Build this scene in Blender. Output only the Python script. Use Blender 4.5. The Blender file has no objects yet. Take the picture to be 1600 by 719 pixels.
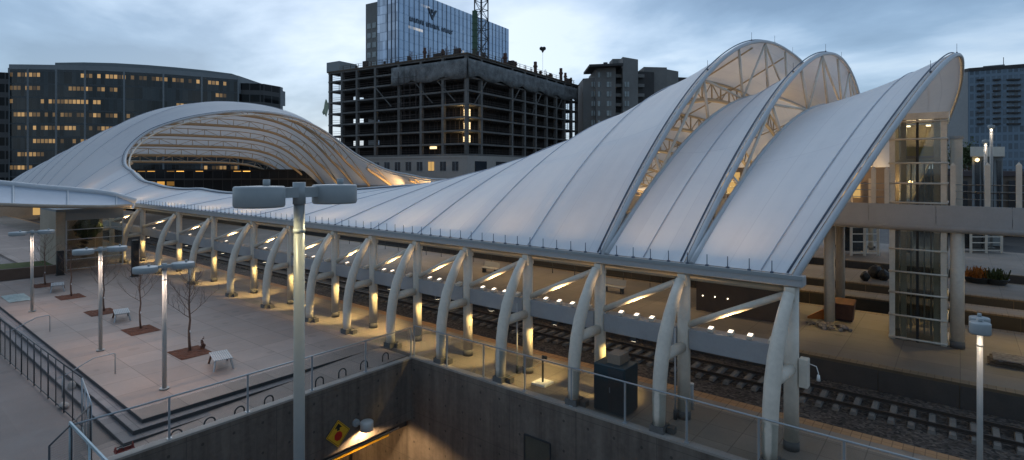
import bpy, bmesh, math, random
from mathutils import Vector, Matrix, geometry
random.seed(7)
R = math.radians
PI = math.pi
scene = bpy.context.scene
COL = scene.collection

# ------------------------------------------------------------------ camera
F, CX, HY, H = 865.0, 800.0, 265.0, 9.35
ca, sa = math.cos(R(39)), math.sin(R(39))
cam_d = bpy.data.cameras.new('camera'); cam = bpy.data.objects.new('camera', cam_d)
COL.objects.link(cam); scene.camera = cam
cam.location = (0, 0, H); cam.rotation_euler = (R(90), 0, R(39))
cam_d.sensor_width = 36; cam_d.lens = 36 * F / 1600
cam_d.shift_y = -(359.5 - HY) / 1600
cam_d.clip_end = 6000; cam_d.clip_start = 0.1

def at_d(x, y, d):
    l = (x - CX) / F * d
    return Vector((-sa * d + ca * l, ca * d + sa * l, H + (HY - y) / F * d))
def at_z(x, y, z=0.0): return at_d(x, y, F * (H - z) / (y - HY))
def at_v(x, y, v):
    r = (x - CX) / F
    return at_d(x, y, v / (ca + sa * r))
def at_u(x, y, u):
    r = (x - CX) / F
    return at_d(x, y, u / (-sa + ca * r))

FWD = Vector((-sa, ca, 0))
# ------------------------------------------------------------------ mesh builder
class MB:
    def __init__(s): s.v = []; s.f = []; s.sm = []; s.uv = []
    def add(s, vs, fs, smooth=False, uvs=None):
        b = len(s.v); s.v += [tuple(p) for p in vs]
        for i, f in enumerate(fs):
            s.f.append([b + k for k in f]); s.sm.append(smooth)
            s.uv.append(uvs[i] if uvs else None)
        return s
    def box(s, c, d, rz=0.0, m=None):
        x, y, z = d[0] / 2, d[1] / 2, d[2] / 2
        vs = [Vector((i * x, j * y, k * z)) for k in (-1, 1) for j in (-1, 1) for i in (-1, 1)]
        M = Matrix.Translation(c) @ (m if m is not None else Matrix.Rotation(rz, 4, 'Z'))
        return s.add([M @ p for p in vs], [(0, 2, 3, 1), (4, 5, 7, 6), (0, 1, 5, 4), (2, 6, 7, 3), (0, 4, 6, 2), (1, 3, 7, 5)])
    def b2(s, a, b):
        return s.box([(a[i] + b[i]) / 2 for i in range(3)], [abs(b[i] - a[i]) for i in range(3)])
    def bar(s, p, q, w, h=None):
        p, q = Vector(p), Vector(q); h = h or w; t = q - p; L = t.length
        if L < 1e-6: return s
        t.normalize(); up = Vector((0, 0, 1)) if abs(t.z) < .95 else Vector((0, 1, 0))
        x = up.cross(t).normalized(); y = t.cross(x)
        M = Matrix((x, y, t)).transposed().to_4x4()
        return s.box((p + q) / 2, (w, h, L), m=M)
    def tube(s, pts, r, n=8, caps=True, closed=False):
        pts = [Vector(p) for p in pts]; N = len(pts)
        rs = r if isinstance(r, (list, tuple)) else [r] * N
        vs = []; ref = None
        for i, p in enumerate(pts):
            a = pts[i - 1] if i > 0 else (pts[-1] if closed else p)
            b = pts[(i + 1) % N] if (i < N - 1 or closed) else p
            t = (b - a).normalized()
            if ref is None:
                ref = Vector((0, 0, 1)).cross(t)
                if ref.length < .05: ref = Vector((1, 0, 0)).cross(t)
            x = (ref - t * ref.dot(t)).normalized(); ref = x; y = t.cross(x)
            for k in range(n):
                a_ = 2 * PI * k / n
                vs.append(p + (x * math.cos(a_) + y * math.sin(a_)) * rs[i])
        fs = []
        for i in range(N if closed else N - 1):
            for k in range(n):
                j = (i + 1) % N
                fs.append((i * n + k, i * n + (k + 1) % n, j * n + (k + 1) % n, j * n + k))
        s.add(vs, fs, True)
        if caps and not closed:
            b = len(s.v) - len(vs)
            s.f.append([b + k for k in range(n)][::-1]); s.sm.append(False); s.uv.append(None)
            s.f.append([b + (N - 1) * n + k for k in range(n)]); s.sm.append(False); s.uv.append(None)
        return s
    def cyl(s, p, q, r, n=16, r2=None): return s.tube([p, q], [r, r2 if r2 is not None else r], n)
    def lathe(s, c, prof, n=24):
        vs = []; c = Vector(c)
        for (r, z) in prof:
            for k in range(n):
                a = 2 * PI * k / n; vs.append(c + Vector((r * math.cos(a), r * math.sin(a), z)))
        fs = []
        for i in range(len(prof) - 1):
            for k in range(n):
                fs.append((i * n + k, i * n + (k + 1) % n, (i + 1) * n + (k + 1) % n, (i + 1) * n + k))
        s.add(vs, fs, True)
        return s
    def prism(s, poly, z0, z1):
        n = len(poly); vs = [(p[0], p[1], z0) for p in poly] + [(p[0], p[1], z1) for p in poly]
        fs = [tuple(range(n))[::-1], tuple(range(n, 2 * n))] + [(i, (i + 1) % n, n + (i + 1) % n, n + i) for i in range(n)]
        return s.add(vs, fs)
    def quad(s, a, b, c, d, uv=None): return s.add([a, b, c, d], [(0, 1, 2, 3)], False, [uv] if uv else None)
    def blob(s, c, r, n=1, jit=.25, sq=(1, 1, 1)):
        bm = bmesh.new(); bmesh.ops.create_icosphere(bm, subdivisions=n, radius=1)
        bm.verts.ensure_lookup_table()
        vs = [Vector((v.co.x * sq[0], v.co.y * sq[1], v.co.z * sq[2])) * r * (1 + random.uniform(-jit, jit)) + Vector(c) for v in bm.verts]
        fs = [[v.index for v in f.verts] for f in bm.faces]; bm.free()
        return s.add(vs, fs)
    def build(s, name, mat, parent=None, bevel=0, label=None, kind=None, origin=None):
        me = bpy.data.meshes.new(name)
        o = origin if origin is not None else Vector((0, 0, 0))
        me.from_pydata([(p[0] - o[0], p[1] - o[1], p[2] - o[2]) for p in s.v], [], s.f); me.update()
        me.polygons.foreach_set('use_smooth', s.sm)
        if any(u is not None for u in s.uv):
            ul = me.uv_layers.new(name='UVMap')
            for p, u in zip(me.polygons, s.uv):
                if u is not None:
                    for k, li in enumerate(p.loop_indices): ul.data[li].uv = u[k]
        ob = bpy.data.objects.new(name, me); COL.objects.link(ob)
        if mat is not None: me.materials.append(mat)
        ob.location = o
        if parent is not None:
            ob.parent = parent
            pl = parent
            off = Vector((0, 0, 0))
            while pl is not None: off += pl.location; pl = pl.parent
            # geometry is given in world space: cancel the ancestors' offset (no ancestor is rotated while building)
            ob.location = o - off
        if bevel:
            b = ob.modifiers.new('edge', 'BEVEL'); b.width = bevel; b.segments = 2; b.limit_method = 'ANGLE'
        if label: ob['label'] = label
        if kind: ob['kind'] = kind
        return ob

def tag(o, label, cat, group=None):
    o['label'] = label; o['category'] = cat
    if group: o['group'] = group
    return o
def thing(name, loc, label, cat, group=None):
    o = bpy.data.objects.new(name, None); COL.objects.link(o); o.location = loc
    o.empty_display_size = .3
    return tag(o, label, cat, group)
def struct(o): o['kind'] = 'structure'; return o
def kids(o): return list(o.children)
def copy_tree(o, parent=None):
    c = o.copy(); COL.objects.link(c); c.parent = parent
    for ch in kids(o): copy_tree(ch, c)
    return c
def light(kind, name, loc, energy, color, parent=None, target=None, size=.1, spot=R(120), blend=.6):
    d = bpy.data.lights.new(name, kind); d.energy = energy; d.color = color
    if kind == 'SPOT': d.spot_size = spot; d.spot_blend = blend
    if kind in ('SPOT', 'POINT'): d.shadow_soft_size = size
    if kind == 'AREA': d.size = size
    o = bpy.data.objects.new(name, d); COL.objects.link(o); o.location = loc
    if target is not None:
        o.rotation_euler = (Vector(target) - Vector(loc)).to_track_quat('-Z', 'Y').to_euler()
    if parent is not None:
        off = Vector((0, 0, 0)); pl = parent
        while pl is not None: off += pl.location; pl = pl.parent
        o.parent = parent; o.location = Vector(loc) - off
    return o

# ------------------------------------------------------------------ materials
class NT:
    def __init__(s, name):
        s.m = bpy.data.materials.new(name); s.m.use_nodes = True
        s.t = s.m.node_tree; s.t.nodes.clear()
    def n(s, typ, **kw):
        nd = s.t.nodes.new(typ)
        ins = kw.pop('ins', {})
        for k, v in kw.items(): setattr(nd, k, v)
        for k, v in ins.items():
            if hasattr(v, 'is_output') and not isinstance(v, (int, float)): s.t.links.new(v, nd.inputs[k])
            else: nd.inputs[k].default_value = v
        return nd
    def math(s, op, a, b=None, c=None):
        nd = s.n('ShaderNodeMath', operation=op)
        for i, x in enumerate((a, b, c)):
            if x is None: continue
            if isinstance(x, (int, float)): nd.inputs[i].default_value = x
            else: s.t.links.new(x, nd.inputs[i])
        return nd.outputs[0]
    def ramp(s, fac, stops):
        nd = s.n('ShaderNodeValToRGB', ins={0: fac})
        e = nd.color_ramp.elements
        while len(e) < len(stops): e.new(.5)
        for el, (p, c) in zip(e, stops): el.position = p; el.color = c if len(c) == 4 else (*c, 1)
        return nd.outputs[0]
    def mix(s, fac, a, b, mode='MIX'):
        nd = s.n('ShaderNodeMix', data_type='RGBA', blend_type=mode)
        for k, x in ((0, fac), (6, a), (7, b)):
            if isinstance(x, (int, float)): nd.inputs[k].default_value = x
            elif isinstance(x, (tuple, list)): nd.inputs[k].default_value = x if len(x) == 4 else (*x, 1)
            else: s.t.links.new(x, nd.inputs[k])
        return nd.outputs[2]
    def out(s, sh):
        o = s.n('ShaderNodeOutputMaterial'); s.t.links.new(sh, o.inputs[0]); return s.m
    def bsdf(s, color, rough=.6, metal=0, bump=None, bump_d=.02, emit=None, emit_s=0, spec=.5, **extra):
        p = s.n('ShaderNodeBsdfPrincipled')
        def setv(k, x):
            if isinstance(x, (int, float)): p.inputs[k].default_value = x
            elif isinstance(x, (tuple, list)): p.inputs[k].default_value = x if len(x) == 4 else (*x, 1)
            else: s.t.links.new(x, p.inputs[k])
        setv('Base Color', color); setv('Roughness', rough); setv('Metallic', metal); setv('Specular IOR Level', spec)
        if emit is not None: setv('Emission Color', emit); setv('Emission Strength', emit_s)
        if bump is not None:
            b = s.n('ShaderNodeBump', ins={'Height': bump, 'Strength': .6, 'Distance': bump_d}); s.t.links.new(b.outputs[0], p.inputs['Normal'])
        return p.outputs[0]
    def pos(s): return s.n('ShaderNodeNewGeometry').outputs['Position']
    def obj(s): return s.n('ShaderNodeTexCoord').outputs['Object']
    def uv(s): return s.n('ShaderNodeTexCoord').outputs['UV']
    def noise(s, vec, scale, det=4, rough=.55): return s.n('ShaderNodeTexNoise', ins={'Vector': vec, 'Scale': scale, 'Detail': det, 'Roughness': rough}).outputs[0]

def simple(name, c, rough=.55, metal=0, var=.18, scale=1.5, spec=.5, bump=0):
    t = NT(name); P = t.pos()
    n1 = t.noise(P, scale); n2 = t.noise(P, scale * 9, 3)
    f = t.math('ADD', t.math('MULTIPLY', n1, .65), t.math('MULTIPLY', n2, .35))
    col = t.ramp(f, [(.3, tuple(x * (1 - var) for x in c)), (.7, tuple(min(1, x * (1 + var)) for x in c))])
    return t.out(t.bsdf(col, rough, metal, bump=n2 if bump else None, bump_d=bump or .01, spec=spec))

M = {}
M['steel'] = simple('white_painted_steel', (.66, .60, .51), .5, var=.16, scale=.9)
M['girder'] = simple('grey_painted_girder', (.40, .40, .40), .55, var=.1)
M['girder_dark'] = simple('box_girder_paint', (.33, .33, .335), .6, var=.1)
M['truss'] = simple('cream_truss_steel', (.50, .41, .29), .5, var=.08)
M['edge'] = simple('grey_edge_tube', (.45, .47, .49), .45, var=.08)
M['cable'] = simple('dark_cable', (.07, .09, .13), .5)
M['seam'] = simple('seam_strip', (.46, .49, .57), .6)
M['dark'] = simple('dark_metal', (.035, .04, .045), .5)
M['collar'] = simple('column_foot_concrete', (.12, .115, .11), .8)
M['galv'] = simple('galvanised_rail', (.36, .39, .41), .4, .4, var=.1)
M['lamp_metal'] = simple('lamp_grey_paint', (.30, .33, .34), .4, var=.06)
M['lamp_pole'] = simple('lamp_pole_paint', (.21, .225, .225), .35, var=.06)
M['lamp_pole_pale'] = simple('pale_pole_paint', (.42, .42, .40), .4, var=.08)
M['tan'] = simple('tan_wall', (.34, .28, .22), .8)
M['red'] = simple('red_plastic', (.32, .035, .02), .5)
M['orange'] = simple('orange_board', (.42, .13, .02), .6)
M['yellow'] = simple('yellow_paint', (.62, .36, .02), .5)
M['black'] = simple('black_paint', (.012, .012, .012), .5)
M['signred'] = simple('sign_red', (.45, .015, .012), .45)
M['signdark'] = simple('sign_dark_blue', (.035, .055, .085), .5)
M['white'] = simple('white_paint', (.72, .72, .70), .5)
M['mulch'] = simple('red_mulch', (.13, .045, .022), .95, var=.5, scale=8, bump=.03)
M['bark'] = simple('bark', (.16, .10, .075), .9, var=.3, scale=6, bump=.02)
M['leaf'] = simple('leaf', (.05, .07, .02), .8, var=.4, scale=4)
M['grass'] = simple('turf', (.075, .09, .018), .95, var=.4, scale=3)
M['orangeleaf'] = simple('orange_flowers', (.34, .12, .02), .8, var=.4, scale=6)
M['teal'] = simple('cabinet_teal', (.022, .042, .052), .45, var=.12)
M['rubble'] = simple('rubble', (.22, .20, .19), .95, var=.5, scale=5)
M['rust'] = simple('rusty_brown', (.10, .045, .03), .8, var=.4)
M['rail'] = simple('rail_steel', (.10, .085, .075), .45, .6)
M['tie'] = simple('concrete_tie', (.20, .185, .165), .9, var=.3, scale=2)
M['tarp'] = simple('grey_tarp', (.16, .165, .165), .8, var=.75, scale=.5, bump=.3)
M['raw'] = simple('raw_concrete', (.135, .128, .12), .85, var=.4, scale=.25)
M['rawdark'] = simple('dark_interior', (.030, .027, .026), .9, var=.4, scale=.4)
M['prop'] = simple('dark_prop', (.065, .05, .045), .8)
M['timber'] = simple('formwork_timber', (.11, .08, .055), .8, var=.35, scale=.6)
M['podium'] = simple('precast_panel', (.34, .31, .28), .8, var=.12, scale=.2)
M['aptstone'] = simple('apartment_render', (.20, .195, .185), .85, var=.15, scale=.15)
M['aptdark'] = simple('apartment_dark', (.06, .058, .057), .85, var=.2, scale=.3)
M['winpale'] = simple('pale_window_blind', (.30, .34, .34), .25, var=.35, scale=.6)
M['windark'] = simple('dark_window_glass', (.02, .024, .03), .08, var=.4, scale=.5, spec=.8)
M['roofgrey'] = simple('grey_parapet', (.22, .24, .25), .7, var=.1, scale=.1)
M['sandstone'] = simple('beige_sandstone', (.42, .35, .27), .85, var=.15, scale=.5)
M['greenpost'] = simple('green_hoist', (.035, .09, .045), .6)
M['bluerail'] = simple('pale_blue_rail', (.34, .44, .48), .4)

def m_paving(name, c, joint=.55, size=1.5, rz=0.0, big=.28):
    t = NT(name); P = t.pos()
    br = t.n('ShaderNodeTexBrick', offset=0.0, ins={'Vector': P, 'Color1': (.88, .88, .88, 1), 'Color2': (1.08, 1.08, 1.08, 1), 'Mortar': (joint, joint, joint, 1), 'Scale': 1.0, 'Mortar Size': .018, 'Mortar Smooth': .3, 'Brick Width': size, 'Row Height': size})
    n1 = t.noise(P, .16, 6, .62); n2 = t.noise(P, 1.7, 7, .68); n3 = t.noise(P, 30, 2)
    f = t.math('ADD', t.math('ADD', t.math('MULTIPLY', n1, .45), t.math('MULTIPLY', n2, .40)), t.math('MULTIPLY', n3, .15))
    col = t.ramp(f, [(.36, tuple(x * (1 - big) for x in c)), (.5, c), (.64, tuple(x * (1 + big) for x in c))])
    v = t.n('ShaderNodeTexVoronoi', ins={'Vector': P, 'Scale': .55, 'Randomness': 1.0})
    spot = t.math('LESS_THAN', t.math('ADD', v.outputs['Distance'], t.math('MULTIPLY', n2, .25)), .26)      # gum, spills and oil
    col = t.mix(t.math('MULTIPLY', spot, .30), col, tuple(x * .45 for x in c))
    col = t.mix(1.0, col, br.outputs[0], 'MULTIPLY')
    return t.out(t.bsdf(col, t.ramp(n2, [(.3, (.5,) * 3), (.7, (.85,) * 3)]), bump=f, bump_d=.012))
M['plaza'] = m_paving('plaza_paving', (.31, .236, .20), size=1.8)
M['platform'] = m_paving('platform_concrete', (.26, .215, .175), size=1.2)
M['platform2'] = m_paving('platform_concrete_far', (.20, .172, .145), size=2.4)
M['asphalt'] = m_paving('street_asphalt', (.19, .152, .135), joint=.97, size=4.5)
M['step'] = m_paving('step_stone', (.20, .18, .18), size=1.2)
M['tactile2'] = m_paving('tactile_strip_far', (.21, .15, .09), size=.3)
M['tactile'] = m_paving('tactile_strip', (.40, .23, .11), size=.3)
M['ground'] = m_paving('bare_ground', (.085, .075, .068), joint=1, size=9)

def m_ballast():
    t = NT('ballast_stones'); P = t.pos()
    v = t.n('ShaderNodeTexVoronoi', ins={'Vector': P, 'Scale': 9.0})
    n = t.noise(P, .6, 4)
    c = t.ramp(v.outputs['Color'], [(.1, (.03, .027, .025)), (.6, (.10, .09, .082)), (1, (.19, .17, .155))])
    c = t.mix(1.0, c, t.ramp(n, [(.3, (.6, .57, .55)), (.7, (1.1, 1.05, 1.0))]), 'MULTIPLY')
    return t.out(t.bsdf(c, .95, bump=v.outputs['Distance'], bump_d=.06))
M['ballast'] = m_ballast()

def m_wallconc():
    t = NT('board_marked_concrete'); P = t.pos()
    mp = t.n('ShaderNodeMapping', ins={'Vector': P, 'Scale': (1.2, 1.2, .10)})
    st = t.noise(mp.outputs[0], 1.6, 6, .6); n1 = t.noise(P, .35, 5); n2 = t.noise(P, 5, 5, .65)
    f = t.math('ADD', t.math('ADD', t.math('MULTIPLY', st, .45), t.math('MULTIPLY', n1, .3)), t.math('MULTIPLY', n2, .25))
    c = t.ramp(f, [(.34, (.075, .060, .05)), (.5, (.14, .115, .096)), (.66, (.215, .18, .15))])
    sx = t.n('ShaderNodeSeparateXYZ', ins={0: P}); L = t.math('ADD', sx.outputs[0], sx.outputs[1])
    j1 = t.math('LESS_THAN', t.math('FRACT', t.math('MULTIPLY', L, .30)), .008)          # panel joints
    j2 = t.math('LESS_THAN', t.math('FRACT', t.math('ADD', t.math('MULTIPLY', sx.outputs[2], .42), .13)), .010)
    c = t.mix(t.math('MULTIPLY', t.math('MAXIMUM', j1, j2), .5), c, (.045, .04, .035))
    a = t.math('SUBTRACT', t.math('FRACT', t.math('MULTIPLY', L, .90)), .5); b = t.math('SUBTRACT', t.math('FRACT', t.math('MULTIPLY', sx.outputs[2], .84)), .5)
    hole = t.math('LESS_THAN', t.math('ADD', t.math('MULTIPLY', a, a), t.math('MULTIPLY', b, b)), .0022)          # tie holes
    c = t.mix(t.math('MULTIPLY', hole, .65), c, (.03, .028, .025))
    st2 = t.n('ShaderNodeMapping', ins={'Vector': P, 'Scale': (2.6, 2.6, .07)})
    run = t.ramp(t.noise(st2.outputs[0], 1.0, 4, .6), [(.50, (1, 1, 1)), (.66, (.80, .79, .78))])          # run-down stains
    c = t.mix(1.0, c, run, 'MULTIPLY')
    return t.out(t.bsdf(c, .85, bump=f, bump_d=.02))
M['wallconc'] = m_wallconc()

def m_fabric(name='white_fabric_membrane', through=.21):
    t = NT(name); P = t.pos(); uv = t.uv()
    sp = t.n('ShaderNodeSeparateXYZ', ins={0: uv})
    n1 = t.noise(P, .16, 5); n2 = t.noise(P, 1.6, 6, .65)
    mp = t.n('ShaderNodeMapping', ins={'Vector': uv, 'Scale': (1.6, .10, 1)})
    n3 = t.noise(mp.outputs[0], 1.0, 6, .65)                       # rain streaks run down the slope
    f = t.math('ADD', t.math('ADD', t.math('MULTIPLY', n1, .34), t.math('MULTIPLY', n2, .22)), t.math('MULTIPLY', n3, .44))
    c = t.ramp(f, [(.34, (.72, .75, .79)), (.50, (.81, .835, .865)), (.66, (.87, .885, .90))])
    U = t.math('DIVIDE', sp.outputs[0], 2.05); V = t.math('DIVIDE', sp.outputs[1], 7.3)
    cell = t.n('ShaderNodeCombineXYZ', ins={0: t.math('FLOOR', U), 1: t.math('FLOOR', V), 2: 0.0})
    wn = t.n('ShaderNodeTexWhiteNoise', noise_dimensions='2D', ins={'Vector': cell.outputs[0]})
    tone = t.ramp(wn.outputs[0], [(0, (.93, .935, .95)), (1, (1, 1, 1))])
    c = t.mix(1.0, c, tone, 'MULTIPLY')
    ln = t.math('MAXIMUM', t.math('LESS_THAN', t.math('FRACT', U), .022), t.math('LESS_THAN', t.math('FRACT', V), .008))
    c = t.mix(t.math('MULTIPLY', ln, .22), c, (.40, .43, .50))
    bmp = t.n('ShaderNodeBump', ins={'Height': t.math('ADD', t.math('MULTIPLY', n3, .6), n2), 'Strength': .25, 'Distance': .05})
    d = t.n('ShaderNodeBsdfDiffuse', ins={'Color': c, 'Roughness': .3, 'Normal': bmp.outputs[0]})
    tr = t.n('ShaderNodeBsdfTranslucent', ins={'Color': (.88, .88, .88, 1)})
    g = t.n('ShaderNodeBsdfGlossy', ins={'Color': (.9, .9, .9, 1), 'Roughness': .42, 'Normal': bmp.outputs[0]})
    m1 = t.n('ShaderNodeMixShader', ins={0: through, 1: d.outputs[0], 2: tr.outputs[0]})
    m2 = t.n('ShaderNodeMixShader', ins={0: .06, 1: m1.outputs[0], 2: g.outputs[0]})
    return t.out(m2.outputs[0])
M['fabric'] = m_fabric()
M['fabric_thin'] = m_fabric('thin_fabric_membrane', .34)

def m_glass(name, tint=(.75, .82, .83), refl=.10, a=.85):
    t = NT(name)
    tr = t.n('ShaderNodeBsdfTransparent', ins={'Color': (*tint, 1)})
    g = t.n('ShaderNodeBsdfGlossy', ins={'Color': (.9, .95, 1, 1), 'Roughness': .03})
    fr = t.n('ShaderNodeFresnel', ins={'IOR': 1.5})
    f = t.math('MINIMUM', t.math('ADD', t.math('MULTIPLY', fr.outputs[0], .9), refl * .3), .8 if refl > .08 else .14)
    m = t.n('ShaderNodeMixShader', ins={0: f, 1: tr.outputs[0], 2: g.outputs[0]})
    return t.out(m.outputs[0])
M['glass'] = m_glass('clear_guard_glass', (.90, .92, .92), .05)
M['glass_dark'] = m_glass('tinted_glass', (.80, .80, .75), .09)

def m_mesh():
    t = NT('chain_link'); P = t.pos()
    s_ = t.n('ShaderNodeSeparateXYZ', ins={0: P})
    a = t.math('ADD', s_.outputs[0], s_.outputs[1])
    u1 = t.math('FRACT', t.math('MULTIPLY', t.math('ADD', a, s_.outputs[2]), 14))
    u2 = t.math('FRACT', t.math('MULTIPLY', t.math('SUBTRACT', a, s_.outputs[2]), 14))
    w = t.math('MAXIMUM', t.math('LESS_THAN', u1, .10), t.math('LESS_THAN', u2, .10))
    tr = t.n('ShaderNodeBsdfTransparent'); p = t.bsdf((.25, .27, .28), .4, .6)
    m = t.n('ShaderNodeMixShader', ins={0: w, 1: tr.outputs[0], 2: p})
    return t.out(m.outputs[0])
M['mesh'] = m_mesh()

def emit(name, c, s):
    t = NT(name); e = t.n('ShaderNodeEmission', ins={'Color': (*c, 1), 'Strength': s}); return t.out(e.outputs[0])
M['lens'] = emit('lamp_lens_glow', (1, .86, .62), 4)
M['lens_w'] = emit('lamp_lens_white', (1, .84, .66), 2.0)
M['lens_far'] = emit('distant_lamp_glow', (1, .70, .32), 3)
M['litwin'] = emit('lit_window_glow', (1, .62, .22), .5)
M['worklight'] = emit('work_light_glow', (1, .74, .38), 1.6)

def m_curtain(name, cellu, cellv, glass, frame, vary=.35, sp=.25, lit=.0, litc=(1, .55, .16), lits=.5, mull=.05, span=.12, rows=None, metal=.0, rough=.06, rowth=.56):
    """curtain wall on UV in metres: mullions, spandrels, panes of slightly different tint, some lit"""
    t = NT(name); uv = t.uv(); s_ = t.n('ShaderNodeSeparateXYZ', ins={0: uv})
    U = t.math('DIVIDE', s_.outputs[0], cellu); V = t.math('DIVIDE', s_.outputs[1], cellv)
    fu, fv = t.math('FRACT', U), t.math('FRACT', V); iu, iv = t.math('FLOOR', U), t.math('FLOOR', V)
    cell = t.n('ShaderNodeCombineXYZ', ins={0: iu, 1: iv, 2: 0.0})
    wn = t.n('ShaderNodeTexWhiteNoise', noise_dimensions='2D', ins={'Vector': cell.outputs[0]})
    fr = t.math('MAXIMUM', t.math('LESS_THAN', fu, mull), t.math('LESS_THAN', fv, span))
    tint = t.ramp(wn.outputs[0], [(0, tuple(x * (1 - vary) for x in glass)), (1, tuple(min(1, x * (1 + vary)) for x in glass))])
    col = t.mix(fr, tint, frame)
    # lit rows: long runs of lit panes along some floors
    rowv = t.n('ShaderNodeCombineXYZ', ins={0: t.math('MULTIPLY', iu, .045), 1: t.math('MULTIPLY', iv, 3.7), 2: 0.0})
    rn = t.n('ShaderNodeTexNoise', ins={'Vector': rowv.outputs[0], 'Scale': 1.0, 'Detail': 1.0}).outputs[0]
    inpane = t.math('MULTIPLY', t.math('MULTIPLY', t.math('GREATER_THAN', fv, .60), t.math('LESS_THAN', fv, .90)), t.math('GREATER_THAN', fu, .22))
    on = t.math('MULTIPLY', t.math('MULTIPLY', t.math('GREATER_THAN', rn, rowth), inpane), t.math('GREATER_THAN', wn.outputs[0], .25))
    es = t.math('MULTIPLY', t.math('MULTIPLY', on, t.math('SUBTRACT', 1.0, fr)), t.math('MULTIPLY', t.math('POWER', wn.outputs[0], 2.0), lits * lit))
    rg = t.math('ADD', t.math('MULTIPLY', fr, .4), rough)
    # each pane sits a hair out of true so reflections break up
    wv = t.math('MULTIPLY', wn.outputs[0], 1.0)
    return t.out(t.bsdf(col, rg, metal, emit=litc, emit_s=es, spec=sp))
M['cw_dark'] = m_curtain('dark_curtain_wall', 1.0, 3.6, (.020, .027, .031), (.055, .065, .07), vary=.7, sp=.5, rough=.08, lit=1, lits=.42, rowth=.445, litc=(1, .60, .22))
M['cw_stone'] = m_curtain('stone_floor_bands', 3.0, 3.6, (.012, .014, .016), (.09, .09, .09), sp=.15, span=.38, mull=.08)
M['cw_blue'] = m_curtain('blue_curtain_wall', 1.5, 3.6, (.23, .335, .48), (.20, .29, .42), vary=.08, sp=.7, metal=.65, lit=1, lits=.6, litc=(1, .85, .6), rowth=.62, span=.05)
M['cw_pale'] = m_curtain('pale_curtain_wall', 1.5, 3.6, (.44, .52, .64), (.24, .29, .37), sp=.6, metal=.5, span=.06)
M['cw_tower'] = m_curtain('slab_tower_wall', 1.6, 3.2, (.10, .145, .19), (.18, .245, .31), sp=.4, lit=.25, lits=.5, span=.3, mull=.3, rowth=.7)
M['cw_shop'] = m_curtain('lit_shopfront', 2.2, 3.4, (.02, .022, .025), (.05, .05, .05), lit=1, lits=2.2, rowth=.46, litc=(1, .50, .10))

# ------------------------------------------------------------------ setting: ground, plaza, platforms, tracks
EV = 5.6; V0, VC = 20.3, 48.45; W = VC - V0
PIT = dict(u0=-21.3, u1=42.0, v0=4.9, v1=18.3)     # bus ramp
def sheet_with_hole(name, mat, z, outer, hole):
    m = MB(); (a0, b0, a1, b1) = outer; (c0, d0, c1, d1) = hole
    for (x0, y0, x1, y1) in ((a0, b0, c0, b1), (c1, b0, a1, b1), (c0, b0, c1, d0), (c0, d1, c1, b1)):
        m.quad((x0, y0, z), (x1, y0, z), (x1, y1, z), (x0, y1, z))
    return struct(m.build(name, mat))
sheet_with_hole('ground', M['ground'], -1.35, (-1500, -1500, 1500, 1500), (PIT['u0'], PIT['v0'], PIT['u1'], PIT['v1']))
m = MB(); m.b2((-62, 7.4, -1.3), (-23.8, 18.605, 0)); struct(m.build('plaza', M['plaza']))
# walk that slopes down beside the steps
m = MB(); m.add([(-23.79, 5.5, -1.3), (-21.6, 5.5, -1.3), (-21.6, 18.3, -1.3), (-23.79, 18.3, -1.3), (-23.79, 5.5, -.48), (-21.6, 5.5, -.48), (-21.6, 17.2, -.012), (-23.79, 17.2, -.012), (-21.6, 18.3, -.012), (-23.79, 18.3, -.012)],
      [(0, 3, 2, 1), (4, 5, 6, 7), (7, 6, 8, 9), (0, 1, 5, 4), (1, 2, 8, 6, 5), (2, 3, 9, 8), (3, 0, 4, 7, 9)])
struct(m.build('sloping_walk', M['plaza']))
# steps : two treads wrapping the plaza corner
for i, (e, z) in enumerate(((.42, -.16), (.84, -.32))):
    m = MB(); z0 = -1.29 - i * .004
    m.b2((-62, 7.4 - e, z0), (-23.8 + e, 7.4 - e + .42, z)); m.b2((-23.8 + e - .42, 7.4 - e + .42, z0), (-23.8 + e, 17.0, z + .001))
    struct(m.build('step', M['step']))
m = MB()      # dark nosing strips over the riser faces
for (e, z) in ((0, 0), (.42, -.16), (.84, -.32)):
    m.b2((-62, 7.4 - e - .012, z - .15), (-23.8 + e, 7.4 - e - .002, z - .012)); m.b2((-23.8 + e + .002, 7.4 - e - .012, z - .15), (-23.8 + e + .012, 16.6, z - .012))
struct(m.build('step_riser_strip', M['dark']))
m = MB(); m.b2((-160, -60, -1.28), (-21.61, 6.55, -.482)); struct(m.build('street', M['asphalt']))
m = MB(); m.b2((-21.29, -60, -1.3), (60, 4.6, 0)); struct(m.build('street_near', M['asphalt']))
m = MB(); m.b2((-150, 18.61, -1.3), (60, 22.55, -.004)); struct(m.build('platform', M['platform']))
m = MB(); m.b2((-150, 22.55, -1.3), (60, 23.1, 0)); struct(m.build('platform_tactile_edge', M['tactile']))
m = MB(); m.b2((-150, 12, -1.3), (-62.01, 18.6, -.006)); struct(m.build('plaza_far', M['plaza']))
m = MB(); m.b2((-150, 6.7, -1.3), (-62.01, 11.99, -.2)); struct(m.build('far_street', M['asphalt']))
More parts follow.
